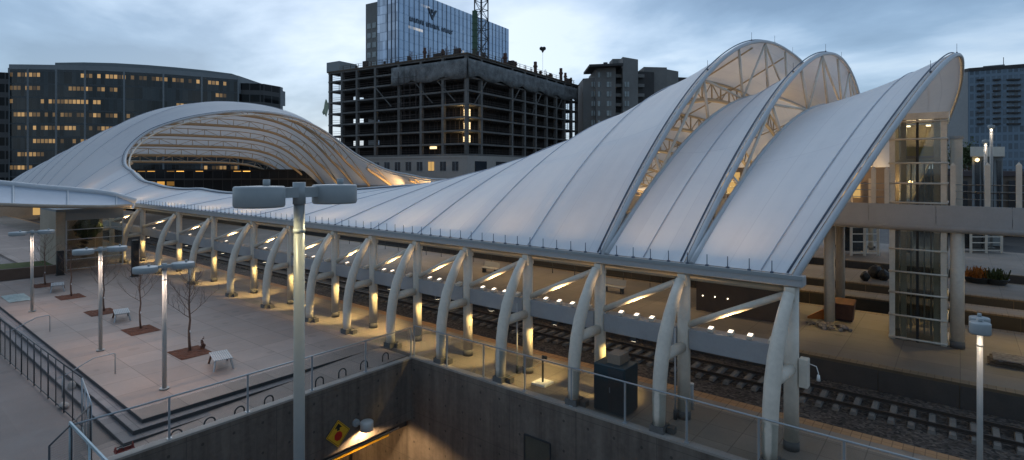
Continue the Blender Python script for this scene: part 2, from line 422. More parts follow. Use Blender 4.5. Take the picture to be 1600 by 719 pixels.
# further platforms
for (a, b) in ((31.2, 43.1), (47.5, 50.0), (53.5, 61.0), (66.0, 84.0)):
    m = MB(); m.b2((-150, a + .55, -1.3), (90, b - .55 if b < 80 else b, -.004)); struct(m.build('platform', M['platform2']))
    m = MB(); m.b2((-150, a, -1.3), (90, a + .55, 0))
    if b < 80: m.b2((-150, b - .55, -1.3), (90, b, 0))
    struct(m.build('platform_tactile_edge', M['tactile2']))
m = MB()
for k in range(-50, 12): m.b2((k * 3.0, 31.17, -1.2), (k * 3.0 + 2.96, 31.195, -.12))
for a in (47.5, 53.5, 66.0):
    for k in range(-34, 12): m.b2((k * 3.0, a - .03, -1.2), (k * 3.0 + 2.96, a - .005, -.10))
struct(m.build('platform_face_panels', simple('face_panel', (.075, .065, .058), .85)))
ZB = -1.0
for (a, b) in ((23.1, 31.17), (43.1, 47.5), (50, 53.5), (61, 66)):
    m = MB(); nx, ny = 120, 6
    vs = [(-150 + 240 * i / nx, a + (b - a) * j / ny, ZB - .12 + random.uniform(-.03, .03) + .1 * math.sin(PI * j / ny)) for j in range(ny + 1) for i in range(nx + 1)]
    m.add(vs, [(j * (nx + 1) + i, j * (nx + 1) + i + 1, (j + 1) * (nx + 1) + i + 1, (j + 1) * (nx + 1) + i) for j in range(ny) for i in range(nx)], True)
    o = m.build('ballast_gravel', M['ballast']); o['kind'] = 'structure'

def tie_mesh():
    m = MB(); m.add([(-.13, -1.25, 0), (.13, -1.25, 0), (.13, 1.25, 0), (-.13, 1.25, 0), (-.10, -1.2, .13), (.10, -1.2, .13), (.10, 1.2, .13), (-.10, 1.2, .13)],
                   [(4, 5, 6, 7), (0, 1, 5, 4), (1, 2, 6, 5), (2, 3, 7, 6), (3, 0, 4, 7)])
    m.b2((-.07, -.86, .13), (.07, -.58, .15)); m.b2((-.07, .58, .13), (.07, .86, .15)); return m
def track(vc, u0, u1, step, label, n=100):
    t = thing('railway_track', (u1, vc, ZB), label, 'railway track', 'tracks between the platforms')
    for s_ in (-.74, .74):
        m = MB(); m.b2((-150, vc + s_ - .035, ZB + .25), (90, vc + s_ + .035, ZB + .29)); m.b2((-150, vc + s_ - .012, ZB + .16), (90, vc + s_ + .012, ZB + .25)); m.b2((-150, vc + s_ - .07, ZB + .14), (90, vc + s_ + .07, ZB + .16))
        m.build('rail', M['rail'], t)
    tm = tie_mesh(); first = None; k = 0; u = u1
    rest = MB()
    while u > u0:
        if k < n:
            if first is None:
                first = tm.build('tie', M['tie'], t); first.location = (u - u1, 0, 0); o = first
            else:
                o = first.copy(); COL.objects.link(o); o.parent = t; o.location = (u - u1, 0, random.uniform(-.01, .01))
            o.rotation_euler = (0, 0, random.uniform(-.02, .02))
        else: rest.add([(p[0] + u, p[1] + vc, p[2] + ZB) for p in tm.v], tm.f)
        u -= step; k += 1
    if rest.v: rest.build('tie', M['tie'], t, kind='stuff')
track(28.4, -85, 9, .66, 'track nearest the arched columns, with pale concrete ties in dark gravel')
track(45.3, -60, 14, .74, 'second track out, in the narrow dark trench behind the wide platform')
track(51.7, -60, 14, .74, 'third track out, in the dark trench past the narrow island strip')
track(63.5, -60, 16, .76, 'fourth and farthest track, in the dark trench before the last platform')

# ------------------------------------------------------------------ ramp walls and tunnel
u0, v1 = PIT['u0'], PIT['v1']; ZS = -3.1
t = thing('retaining_wall', (u0, 13, 0), 'grey concrete wall over the tunnel mouth, carrying the diamond warning sign', 'retaining wall')
m = MB(); m.b2((u0 - .3, 4.6, ZS), (u0, v1, -.12)); m.build('wall', M['wallconc'], t)
m = MB(); m.b2((u0 - .33, 4.6, -.12), (u0 + .02, v1 + .02, -.045)); m.build('coping', simple('coping_concrete', (.30, .27, .24), .8), t)
m = MB(); m.b2((u0 - .72, 4.6, ZS - .42), (u0 - .35, v1 - .02, ZS - .0)); m.build('recess_beam', M['dark'], t)
m = MB(); m.b2((u0 - .50, 4.6, ZS - .54), (u0 - .36, v1 - 1.1, ZS - .425)); m.build('clearance_bar', M['yellow'], t)
m = MB(); m.b2((u0 - .345, 4.6, ZS - .36), (u0 - .31, v1 - .5, ZS - .31)); m.build('soffit_angle', M['galv'], t)
t = thing('retaining_wall', (10, v1, 0), 'long brown-grey concrete ramp wall below the glass rail beside the columns', 'retaining wall')
m = MB(); m.b2((u0 - .3, v1, -8), (42, v1 + .3, -.05)); m.b2((u0 - 30, v1, -8), (u0 - .31, v1 + .3, ZS - .01)); m.build('wall', M['wallconc'], t)
m = MB(); m.b2((u0 + .03, v1 - .03, -.05), (42, v1 + .305, .03)); m.build('coping', bpy.data.materials['coping_concrete'], t)
p0, p1 = at_v(820, 678, v1), at_v(860, 690, v1)
m = MB(); w_ = .05
for a, b in (((p0.x, p0.z), (p1.x, p0.z)), ((p0.x, p0.z), (p0.x, -7)), ((p1.x, p0.z), (p1.x, -7))): m.bar((a[0], v1 - .02, a[1]), (b[0], v1 - .02, b[1]), .05, .06)
m.build('door_frame', M['dark'], t)
m = MB(); m.b2((p0.x + .03, v1 - .02, -7), (p1.x - .03, v1 - .002, p0.z - .03)); m.build('door', simple('door_olive', (.075, .075, .06), .6), t)
m = MB(); m.b2((u0 - 30, PIT['v0'] - 8, -8.2), (42, v1 + .3, -8)); struct(m.build('ramp_road', M['asphalt']))
t = thing('ramp_side_wall', (0, 9, 0), 'near side concrete wall of the sunken bus ramp', 'retaining wall')
m = MB(); m.b2((u0 + .03, 4.6, -8), (42, 4.9, .06)); m.build('wall', M['wallconc'], t)
m = MB(); m.b2((u0 - 30, 4.0, -8), (u0 - .31, 4.3, ZS)); m.b2((u0 - 30.3, 4.3, -8), (u0 - 30, v1, ZS)); m.build('tunnel_lining', M['wallconc'], t)
m = MB(); m.b2((u0 - 30, 4.3, ZS - .0), (u0 - .73, v1 - .01, ZS + .3)); m.build('tunnel_roof', M['wallconc'], t)
m = MB(); m.cyl((u0 - 5.0, v1 - .05, -7.9), (u0 - 5.0, v1 - .05, ZS), .11, 10); m.build('drain_pipe', M['dark'], t)
# tunnel ceiling lamps
for k in range(3):
    l = thing('tunnel_lamp', (u0 - 4 - 7 * k, 14.2, ZS - .06), ['warm ceiling lamp nearest the mouth of the bus tunnel', 'warm ceiling lamp in the middle of the bus tunnel', 'warm ceiling lamp deepest inside the bus tunnel'][k], 'ceiling lamp', 'bus tunnel ceiling lamps')
    m = MB(); m.b2((u0 - 4.7 - 7 * k, 14.05, ZS - .10), (u0 - 3.3 - 7 * k, 14.35, ZS - .001)); m.build('housing', M['galv'], l)
    m = MB(); m.b2((u0 - 4.6 - 7 * k, 14.08, ZS - .115), (u0 - 3.4 - 7 * k, 14.32, ZS - .102)); m.build('lens', M['lens'], l)
    light('POINT', 'tunnel_light', (u0 - 4 - 7 * k, 14.2, ZS - .3), 420, (1, .62, .28), l, size=.25)
# wall lamp
pl = at_u(563, 661, u0)
l = thing('wall_lamp', pl, 'grey drum wall lamp throwing a warm pool beside the diamond sign', 'wall lamp')
m = MB(); m.cyl((u0, pl.y - .28, pl.z + .12), (u0 + .12, pl.y - .28, pl.z + .12), .17, 16); m.bar((u0 + .1, pl.y - .28, pl.z + .12), (u0 + .45, pl.y + .02, pl.z + .08), .1); m.build('bracket', M['lamp_metal'], l)
m = MB(); m.lathe((u0 + .42, pl.y + .05, pl.z - .22), [(0, .42), (.24, .42), (.29, .38), (.30, .02), (.27, 0), (.25, .03)], 24); m.build('lamp_shade', simple('lamp_pale_metal', (.5, .5, .48), .4, var=.05), l)
m = MB(); m.cyl((u0 + .42, pl.y + .05, pl.z - .17), (u0 + .42, pl.y + .05, pl.z - .185), .24, 20); m.build('lens', M['lens_w'], l)
light('SPOT', 'wall_lamp_light', (u0 + .42, pl.y + .05, pl.z - .24), 680, (1, .66, .34), l, (u0 + .40, pl.y + .1, pl.z - 3), .1, R(150), .35)
# diamond sign
ps = at_u(527, 677, u0); s_ = .60
sg = thing('warning_sign', ps, 'yellow diamond sign with a black up arrow above a red octagon', 'road sign')
def onwall(pts, off, th, name, mat, parent):
    n = len(pts); m = MB()
    vs = [(u0 + off, ps.y + a, ps.z + b) for a, b in pts] + [(u0 + off + th, ps.y + a, ps.z + b) for a, b in pts]
    m.add(vs, [tuple(range(n)), tuple(range(n, 2 * n))[::-1]] + [(i, (i + 1) % n, n + (i + 1) % n, n + i) for i in range(n)])
    return m.build(name, mat, parent)
onwall([(0, -s_), (s_, 0), (0, s_), (-s_, 0)], .06, .02, 'plate', M['yellow'], sg)
for (a, b, c, d) in ((0, -s_, s_, 0), (s_, 0, 0, s_), (0, s_, -s_, 0), (-s_, 0, 0, -s_)):
    pass
onwall([(.93 * q[0], .93 * q[1]) for q in ((0, -s_), (s_, 0), (0, s_), (-s_, 0))], .0805, .001, 'border', M['black'], sg)
onwall([(.885 * q[0], .885 * q[1]) for q in ((0, -s_), (s_, 0), (0, s_), (-s_, 0))], .082, .002, 'field', M['yellow'], sg)
onwall([(.21 * math.cos(R(22.5 + 45 * k)), -.10 + .21 * math.sin(R(22.5 + 45 * k))) for k in range(8)], .085, .003, 'octagon', M['signred'], sg)
onwall([(-.07, .14), (.07, .14), (.07, .25), (.19, .25), (0, .46), (-.19, .25), (-.07, .25)], .085, .003, 'arrow', M['black'], sg)
m = MB(); m.bar((u0, ps.y - .25, ps.z), (u0 + .06, ps.y - .25, ps.z), .06); m.bar((u0, ps.y + .25, ps.z), (u0 + .06, ps.y + .25, ps.z), .06); m.build('bracket', M['galv'], sg)

# ------------------------------------------------------------------ glass guards
def guard(pts, name_label, hgt, sp, closed_last=True):
    g = thing('glass_guard_rail', pts[0], name_label, 'guard rail')
    rail = MB(); rail.tube([Vector(p) + Vector((0, 0, hgt)) for p in pts], .032, 8); rail.build('top_rail', M['galv'], g)
    first = None
    for a, b in zip(pts[:-1], pts[1:]):
        a, b = Vector(a), Vector(b); L = (b - a).length; n = max(1, round(L / sp))
        for i in range(n + (1 if b == Vector(pts[-1]) else 0)):
            p = a.lerp(b, i / n)
            m = MB(); m.b2((p.x - .03, p.y - .03, p.z), (p.x + .03, p.y + .03, p.z + hgt - .02)); m.b2((p.x - .08, p.y - .08, p.z), (p.x + .08, p.y + .08, p.z + .02)); m.build('post', M['galv'], g)
            if i < n:
                q = a.lerp(b, (i + 1) / n); dd = (q - p).normalized() * .07
                m = MB(); m.bar(p + dd + Vector((0, 0, .08 + (hgt - .2) / 2)), q - dd + Vector((0, 0, .08 + (hgt - .2) / 2)), .012 if abs(dd.y) < abs(dd.x) else hgt - .2, hgt - .2 if abs(dd.y) < abs(dd.x) else .012)
                # orient pane upright whatever the bar's roll
                lo, hi = .08, hgt - .1; nrm = Vector((-dd.y, dd.x, 0)).normalized() * .006
                m = MB(); A, B = p + dd, q - dd
                vs = [A + nrm + Vector((0, 0, lo)), B + nrm + Vector((0, 0, lo)), B + nrm + Vector((0, 0, hi)), A + nrm + Vector((0, 0, hi)), A - nrm + Vector((0, 0, lo)), B - nrm + Vector((0, 0, lo)), B - nrm + Vector((0, 0, hi)), A - nrm + Vector((0, 0, hi))]
                m.add(vs, [(0, 1, 2, 3), (7, 6, 5, 4), (0, 4, 5, 1), (1, 5, 6, 2), (2, 6, 7, 3), (3, 7, 4, 0)])
                m.build('pane', M['glass'], g)
    return g
guard([(u0 - .16, v1 + .14, -.045), (u0 - .16, 4.75, -.045)], 'pale glass guard rail on the wall above the tunnel mouth and sign', 1.45, 2.5)
guard([(u0 + .06, v1 + .16, .03), (30, v1 + .16, .03)], 'long glass guard rail between the bus ramp and the arched columns', 1.5, 2.3)

# ------------------------------------------------------------------ train hall canopy
US = [-138, -130, -125, -120, -115, -110, -106, -101, -95, -87.5, -77, -68, -61, -50, -40.6, -29.7, -23.1, -19.3, -15.5, -11.7]
AS = [6.5, 9, 10.6, 12.2, 13.8, 15.4, 16.4, 15.6, 13, 10.8, 7.2, 4.4, 2.8, 2.1, 2.4, 4.6, 6.8, 8.5, 10.5, 13]
PS = [5, 4.5, 4, 3.6, 3.2, 2.8, 2.5, 2.3, 2, 2, 2, 2, 2, 2, 2, 2.2, 2.3, 2.5, 2.5, 2.5]
LS = [0, 0, 0, 0, 0, 0, 0, 0, 0, 0, 0, 0, 0, 0, 0, 0, 0, 0, .3, 1]
def interp(x, X, Y):
    if x <= X[0]: return Y[0]
    for i in range(len(X) - 1):
        if x <= X[i + 1]:
            f = (x - X[i]) / (X[i + 1] - X[i]); return Y[i] + (Y[i + 1] - Y[i]) * f
    return Y[-1]
def smooth_interp(x, X, Y):      # average a little so the ridge has no kinks
    w = min(2.5, max(.05, (-11.7 - x) * .6))
    return (interp(x - w, X, Y) + 2 * interp(x, X, Y) + interp(min(x + w, -11.7), X, Y)) / 4
def arch_pt(ub, lean, A, p, t):
    g = 1 - abs(t) ** p; return Vector((ub + lean * g, VC + W * t, EV + .25 + A * g))
ARCHES = dict(S2=(-11.4, .9, 8.9, 2.7), E2=(-8.1, 1.0, 12.0, 2.0), S3=(-7.8, 1.0, 8.0, 2.5), E3=(-4.4, 4.4, 10.4, 2.8))
COLS = [-4.4, -8.1, -11.7, -15.5, -19.3, -23.1, -27.0, -30.9, -36.3, -41.6, -48.5, -55.8, -65.2, -75, -85, -95]
SEAMS = [-11.7, -15.5, -19.3, -23.1, -27.0, -30.9, -36.3, -41.6, -48.5, -55.8, -65.2, -75, -85, -95, -103, -109, -115, -121, -127, -133, -138]
def sag(q, t):
    for a, b in zip(SEAMS[:-1], SEAMS[1:]):
        if b <= q <= a:
            f = (q - b) / (a - b); return -.045 * (a - b) * math.sin(PI * f) ** 1 * (1 - t * t) ** .5
    return 0
def roof(q, t, s=True):
    p = arch_pt(q, smooth_interp(q, US, LS), smooth_interp(q, US, AS), smooth_interp(q, US, PS), t)
    if s: p.z += sag(q, t)
    return p
RIM = [(-46.5, -.40), (-48.3, -.58), (-52.6, -.66), (-57.1, -.72), (-63.8, -.79), (-69.3, -.83), (-75.6, -.85), (-85.1, -.82), (-92.2, -.78), (-96.5, -.71), (-98.4, -.61), (-98.1, -.46), (-97.4, -.26), (-97.5, -.05), (-98, .15), (-98.8, .35), (-99.5, .55), (-98.5, .70), (-93, .81), (-84, .87), (-73, .86), (-63, .80), (-54, .66), (-49, .42), (-46.4, .15), (-45.6, -.14)]
def catmull(P, n=5):
    out = []; N = len(P)
    for i in range(N):
        p0, p1, p2, p3 = [Vector(P[(i + k - 1) % N]) for k in range(4)]
        for j in range(n):
            t = j / n
            out.append(.5 * ((2 * p1) + (-p0 + p2) * t + (2 * p0 - 5 * p1 + 4 * p2 - p3) * t * t + (-p0 + 3 * p1 - 3 * p2 + p3) * t ** 3))
    return out
SC = 28.0
RIMS = [(p.x, p.y) for p in catmull([(a, b * SC) for a, b in RIM])]
def inside(x, y):
    c = False; n = len(RIMS)
    for i in range(n):
        x1, y1 = RIMS[i]; x2, y2 = RIMS[i - 1]
        if (y1 > y) != (y2 > y) and x < (x2 - x1) * (y - y1) / (y2 - y1) + x1: c = not c
    return c

can = thing('train_hall_canopy', (-40, V0, 0), 'vast white fabric train hall roof with arched gills and an eye-shaped opening', 'train hall canopy')
# main membrane with its eye-shaped opening
QL = [-138 + 126.3 * i / 150 for i in range(151)]; TL = [-1 + 2 * j / 56 for j in range(57)]
vs = [Vector((x, y)) for x, y in RIMS]; es = [(i, (i + 1) % len(RIMS)) for i in range(len(RIMS))]
def near_rim(x, y): return any((x - a) ** 2 + (y - b) ** 2 < .30 for a, b in RIMS)
bi = {}
for i, q in enumerate(QL):
    for j, t in enumerate(TL):
        y = t * SC
        if i in (0, 150) or j in (0, 56) or not near_rim(q, y):
            if i not in (0, 150) and j not in (0, 56) and inside(q, y): continue
            bi[(i, j)] = len(vs); vs.append(Vector((q, y)))
V2, E2_, F2, _, _, _ = geometry.delaunay_2d_cdt(vs, es, [], 0, 1e-5)
m = MB(); fs = []
for f in F2:
    c = sum((V2[k] for k in f), Vector((0, 0))) / len(f)
    if not inside(c.x, c.y): fs.append(list(f))
P2 = [roof(p.x, max(-1, min(1, p.y / SC))) for p in V2]
left = [f for f in fs if sum(V2[k].x for k in f) / 3 < -90]; fs = [f for f in fs if sum(V2[k].x for k in f) / 3 >= -90]
def sub(fl):
    ids = sorted({k for f in fl for k in f}); ix = {k: i for i, k in enumerate(ids)}
    return MB().add([P2[k] for k in ids], [[ix[k] for k in f] for f in fl], True, [[(V2[k].x, V2[k].y) for k in f] for f in fl])
sub(left).build('membrane', M['fabric_thin'], can); m = sub(fs)
def solid(o, th=.05):
    k = o.modifiers.new('thickness', 'SOLIDIFY'); k.thickness = th; k.offset = 0
m.build('membrane', M['fabric'], can)
# the two stepped end shells
def shell(A, B, n=14):
    m = MB(); T = [-1 + 2 * j / 80 for j in range(81)]; vs = []
    for i in range(n + 1):
        f = i / n
        for t in T:
            p = arch_pt(*A, t).lerp(arch_pt(*B, t), f); p.z -= .55 * math.sin(PI * f) * (1 - abs(t) ** 3) * (.35 if n < 10 else 1) * .5
            vs.append(p)
    w = len(T)
    uvf = lambda k: (A[0] + (B[0] - A[0]) * (k // w) / n * 1.3, T[k % w] * SC)
    fq = [(i * w + j, i * w + j + 1, (i + 1) * w + j + 1, (i + 1) * w + j) for i in range(n) for j in range(w - 1)]
    m.add(vs, fq, True, [[uvf(k) for k in f] for f in fq])
    m.build('membrane', M['fabric'], can)
shell(ARCHES['S2'], ARCHES['E2']); shell(ARCHES['S3'], ARCHES['E3'])
TT = [-1 + 2 * j / 90 for j in range(91)]
def arch_tube(A, r, mat, name, dz=0.0, n=8):
    m = MB(); m.tube([arch_pt(*A, t) + Vector((0, 0, dz)) for t in TT], r, n); m.build(name, mat, can)
E1 = (-11.7, 1.0, 13.0, 2.5)
for A in (E1, ARCHES['E2'], ARCHES['E3']):
    arch_tube((A[0] + .10, A[1], A[2], A[3]), .12, M['edge'], 'edge_arch', -.12)
    arch_tube((A[0] - .12, A[1], A[2], A[3]), .035, M['cable'], 'edge_cable', .03)
for A in (ARCHES['S2'], ARCHES['S3']): arch_tube(A, .115, M['edge'], 'edge_arch', -.02)
# gill trusses between the raised arch and the shell below
for A, B in ((E1, ARCHES['S2']), (ARCHES['E2'], ARCHES['S3'])):
    ts = [-.84, -.64, -.44, -.24, -.04, .16, .36, .56, .76]
    g = None
    for i, t in enumerate(ts):
        a, b = arch_pt(*A, t) - Vector((0, 0, .25)), arch_pt(*B, t)
        m = MB(); m.cyl(a, b, .085, 8)
        if i < len(ts) - 1:
            t2 = ts[i + 1]
            if i % 2 == 0: m.cyl(b, arch_pt(*A, t2) - Vector((0, 0, .25)), .075, 8)
            else: m.cyl(a, arch_pt(*B, t2), .075, 8)
        m.build('gill_web', M['steel'], can)
# slim lightning rods along the raised arches
for A, ts in ((E1, (-.62, -.35, -.15, .05, .25)), (ARCHES['E2'], (-.5, -.2, .02, .2)), (ARCHES['E3'], (-.6, -.3, -.05, .1))):
    for t in ts:
        p = arch_pt(*A, t); m = MB(); m.cyl(p, p + Vector((0, 0, .55)), .011, 6); m.cyl(p, p + Vector((0, 0, .08)), .05, 6); m.build('lightning_rod', M['cable'], can)
# seams and arch trusses
def seam(q, fn, name='seam_strip'):
    runs, cur = [], []
    for j in range(161):
        t = -1 + 2 * j / 160
        if inside(q, t * SC):
            if len(cur) > 3: runs.append(cur)
            cur = []
        else: cur.append(t)
    if len(cur) > 3: runs.append(cur)
    return runs
for q in SEAMS[1:]:
    for run in seam(q, None):
        m = MB(); m.tube([roof(q, t, False) + Vector((0, 0, .015)) for t in run], .024, 6); m.build('seam_strip', M['seam'], can)
for A, B in ((ARCHES['S2'], ARCHES['E2']), (ARCHES['S3'], ARCHES['E3'])):
    for f in ((.5,) if A[0] < -9 else (.72,)):
        m = MB(); pts = []
        for t in TT:
            p = arch_pt(*A, t).lerp(arch_pt(*B, t), f); p.z += -.55 * math.sin(PI * f) * (1 - abs(t) ** 3) * .5 + .04; pts.append(p)
        m.tube(pts, .022, 6); m.build('seam_strip', M['seam'], can)
def truss(q, depth=1.35):
    for run in seam(q, None):
        ch, wb = MB(), MB(); top, bot = [], []
        for t in run:
            p = roof(q, t, False); p2 = roof(q, min(1, t + .01), False); p1 = roof(q, max(-1, t - .01), False)
            tg = (p2 - p1).normalized(); n = Vector((1, 0, 0)).cross(tg).normalized()
            if n.z < 0: n = -n
            dd = depth * min(1, max(0.05, (1 - abs(t)) * 5 + .1))
            top.append(p - n * .16); bot.append(p - n * (.16 + dd))
        ch.tube(top, .08 if q < -90 else .11, 6); ch.tube(bot, .27 if q < -90 else .16, 8)
        k = 9 if q < -90 else 6
        for i in range(0, len(run) - k, k):
            wb.cyl(top[i], bot[i], .065, 6)
            if (i // k) % 2: wb.cyl(top[i], bot[i + k], .05, 6)
            else: wb.cyl(bot[i], top[i + k], .05, 6)
        o = ch.build('arch_truss', M['truss'], can); wb.build('web_members', M['truss'], o)
for q in SEAMS[1:]: truss(q)
# purlins running under the membrane between trusses, seen from below
m = MB()
for t in (-.8, -.55, -.3, 0, .3, .55, .8):
    seg = []
    for j in range(200):
        q = -94 + 82 * j / 199
        if inside(q, t * SC):
            if len(seg) > 2: m.tube(seg, .06, 6)
            seg = []
        else: seg.append(roof(q, t, False) - Vector((0, 0, .3)))
    if len(seg) > 2: m.tube(seg, .06, 6)
m.build('purlin', M['truss'], can)
# rim of the opening: two pipes and a gutter lip
P3 = [roof(x, y / SC) for x, y in RIMS]; N = len(P3)
m = MB(); m.tube(P3, .20, 10, closed=True); m.build('rim_beam', M['edge'], can)
c3 = sum(P3, Vector((0, 0, 0))) / N
m = MB(); m.tube([p + (c3 - p).normalized() * .55 - Vector((0, 0, .42)) for p in P3], .13, 8, closed=True); m.build('rim_pipe', M['steel'], can)
m = MB(); m.tube([p - (c3 - p).normalized() * .35 + Vector((0, 0, .10)) for p in P3], .05, 6, closed=True); m.build('rim_cable', M['cable'], can)

# eave beams (near and far) with gutters
for side, v in ((-1, V0), (1, 2 * VC - V0)):
    m = MB(); m.b2((-142, v - .28, EV - .12), (-4.0, v + .28, EV + .22)); m.build('eave_beam', M['girder'], can, bevel=.03)
    m = MB(); m.cyl((-142, v + .35 * -side * -1 * .0 + .12 * -side, EV - .30), (-4.2, v + .12 * -side, EV - .30), .12, 12); m.build('eave_pipe', M['truss'], can)
    m = MB(); m.b2((-142, v + side * .28 - .03, EV + .12), (-4.0, v + side * .28 + .02, EV + .25)); m.build('gutter_lip', M['lamp_metal'], can)
# snow guard pins along the near eave
pin0 = None; u = -5.0; k = 0
while u > -66 and k < 100:
    if pin0 is None:
        m = MB(); m.cyl((0, 0, 0), (0, 0, .42), .016, 6); m.b2((-.05, -.05, 0), (.05, .05, .05)); pin0 = m.build('snow_guard_pin', M['cable'], can); o = pin0
    else: o = pin0.copy(); COL.objects.link(o); o.parent = can
    o.location = Vector((u, V0 - .02, EV + .22)) - can.location; u -= .74; k += 1
# columns
def straight_col(u, v):
    m = MB(); m.cyl((u, v, .28), (u, v, EV - .15), .235, 20); o = m.build('straight_column', M['steel'], can)
    m = MB(); m.cyl((u, v, -.01), (u, v, .30), .25, 20); m.build('column_foot', M['collar'], o)
    m = MB(); m.b2((u - .17, v - .25, EV - .62), (u + .17, v + .25, EV - .16)); m.build('column_head', M['steel'], o, bevel=.04)
def curved_col(u, v, s):
    c = [(-1.64, .22), (-1.64, .6), (-1.63, 1.2), (-1.58, 1.9), (-1.47, 2.6), (-1.28, 3.35), (-1.0, 4.05), (-.68, 4.7), (-.34, 5.25)]
    pts = [Vector((u + .26 * (a + .34) / 1.3, v + s * a, z)) for a, z in c]; u_f = u - .26
    m = MB(); m.tube(pts, [.21, .225, .24, .25, .255, .245, .225, .20, .175], 16); o = m.build('curved_column', M['steel'], can)
    m = MB(); m.b2((u_f - .26, v + s * -1.6 - .28, -.01), (u_f + .26, v + s * -1.6 + .28, .26)); m.b2((u_f + .28, v + s * -1.6 + .0, -.01), (u_f + .52, v + s * -1.6 + .28, .22)); m.build('column_foot', M['collar'], o)
    m = MB(); m.cyl((u - .22, v + s * -1.47, 2.62), (u, v + s * -.2, 2.72), .20, 14); m.build('strut', M['steel'], can)
for u in COLS:
    straight_col(u, V0); curved_col(u, V0, 1)
for u in COLS: straight_col(u, 2 * VC - V0); curved_col(u, 2 * VC - V0, -1)
WARM = (1, .64, .28); YEL = (1, .70, .25)
fl0 = None
for k, (ur, ul) in enumerate(zip(COLS[:-1], COLS[1:])):
    for side, v in ((1, V0), (-1, 2 * VC - V0)):
        m = MB(); m.b2((ul + .24, v + side * .12 - .25, 2.66), (ur - .24, v + side * .12 + .33, 3.40)); m.build('girder', M['girder_dark'], can, bevel=.02)
        m = MB(); m.cyl((ul + .1, v, 3.5), (ur - .15, v, EV - .45), .125, 12); m.build('brace', M['steel'], can)
    n = 3 if k < 6 else (2 if k < 9 else 1)
    for j in range(n):
        f = (.28, .47, .65)[j] if n == 3 else (.35, .55)[j]
        u = ul + (ur - ul) * f; v = V0 - .05
        m = MB(); m.box((u, v, 3.53), (.19, .24, .11), m=Matrix.Rotation(R(14), 4, 'X')); m.b2((u - .06, v - .06, 3.42), (u + .06, v + .06, 3.5)); o = m.build('floodlight', M['steel'], can)
        m = MB(); m.box((u, v - .014, 3.592), (.15, .19, .012), m=Matrix.Rotation(R(14), 4, 'X')); m.build('lens', M['lens_w'], o)
    if k < 8:
        u = ul + (ur - ul) * .85
        m = MB(); m.box((u, V0 - .05, 3.52), (.24, .30, .13), m=Matrix.Rotation(R(14), 4, 'X')); m.build('floodlight', M['steel'], can, label='unlit floodlight')
    uc = (ul + ur) / 2
    light('SPOT', 'floodlight_beam_inner', (uc, V0 + .62, 3.75), (430 if k < 4 else 300 if k < 6 else 130) * min(1.6, (ur - ul) / 4), (1, .60, .25), can, (uc, V0 + 9.0, 13), .2, R(110), .9)
    light('SPOT', 'floodlight_beam', (uc, V0 - .05, 3.72), 170 * min(1.8, (ur - ul) / 4), WARM, can, (uc, V0 + 1.4, 12), .15, R(165), .5)
    if ul < -40: light('SPOT', 'floodlight_beam_far', (uc, 2 * VC - V0 - 1.2, 4.2), 2000, (1, .56, .20), can, (uc - 8, 2 * VC - V0 - 8, 9), .2, R(150), .8)
    else: light('SPOT', 'floodlight_beam_far', (uc, 2 * VC - V0 - .7, 3.9), 1100 * min(1.6, (ur - ul) / 4), WARM, can, (uc, 2 * VC - V0 - 9, 12), .2, R(140), .8)
for k, u in enumerate((-104, -114, -124)):
    light('SPOT', 'floodlight_beam_far', (u, 2 * VC - V0 - 1.2, 4.2), 260, WARM, can, (u - 3, 2 * VC - V0 - 8, 9), .2, R(150), .8)
for k, u in enumerate(COLS[2:13]):      # downlights tucked under the girder on the column
    v = V0
    m = MB(); m.b2((u + 1.45, v - .12, 2.50), (u + 1.69, v + .12, 2.655)); o = m.build('downlight', M['dark'], can)
    m = MB(); m.b2((u + 1.48, v - .09, 2.485), (u + 1.66, v + .09, 2.498)); m.build('lens', M['lens'], o)
    light('SPOT', 'downlight_beam', (u + 1.55, v - .08, 2.44), 420, YEL, can, (u + .25, v - .02, .55), .08, R(88), .55)

for q in (-13, -17.4, -21.2, -25, -29, -33.6, -39, -45):      # pendants added under the trusses to brighten the wide platform
    p = roof(q, -.42, False); p.z = min(p.z - 1.8, 11)
    m = MB(); m.cyl(p, p + Vector((0, 0, .28)), .13, 12); m.cyl(p + Vector((0, 0, .28)), p + Vector((0, 0, 1.6)), .02, 6); o = m.build('added_pendant', M['dark'], can)
    m = MB(); m.cyl(p - Vector((0, 0, .012)), p - Vector((0, 0, .003)), .11, 12); m.build('lens', M['lens'], o)
    light('SPOT', 'added_pendant_beam', p - Vector((0, 0, .05)), 620, (1, .70, .34), can, (p.x, p.y + 2.5, 0), .12, R(115), .9)
for k, (ua, ub, v, lab) in enumerate(((-31, -14.5, 41.2, 'dark steel railing on the wide platform, seen between the columns right of centre'), (-62, -36, 41.2, 'long dark steel railing on the wide platform toward the far end of the hall'))):
    t = thing('platform_railing', (ua, v, 0), lab, 'railing', 'railings on the wide platform')
    for z in (.55, 1.05):
        m = MB(); m.cyl((ua, v, z), (ub, v, z), .025, 6); m.build('rail', M['dark'], t)
    n = int((ub - ua) / 2.2)
    for i in range(n + 1):
        u = ua + (ub - ua) * i / n; m = MB(); m.cyl((u, v, 0), (u, v, 1.07), .03, 6); m.build('post', M['dark'], t)
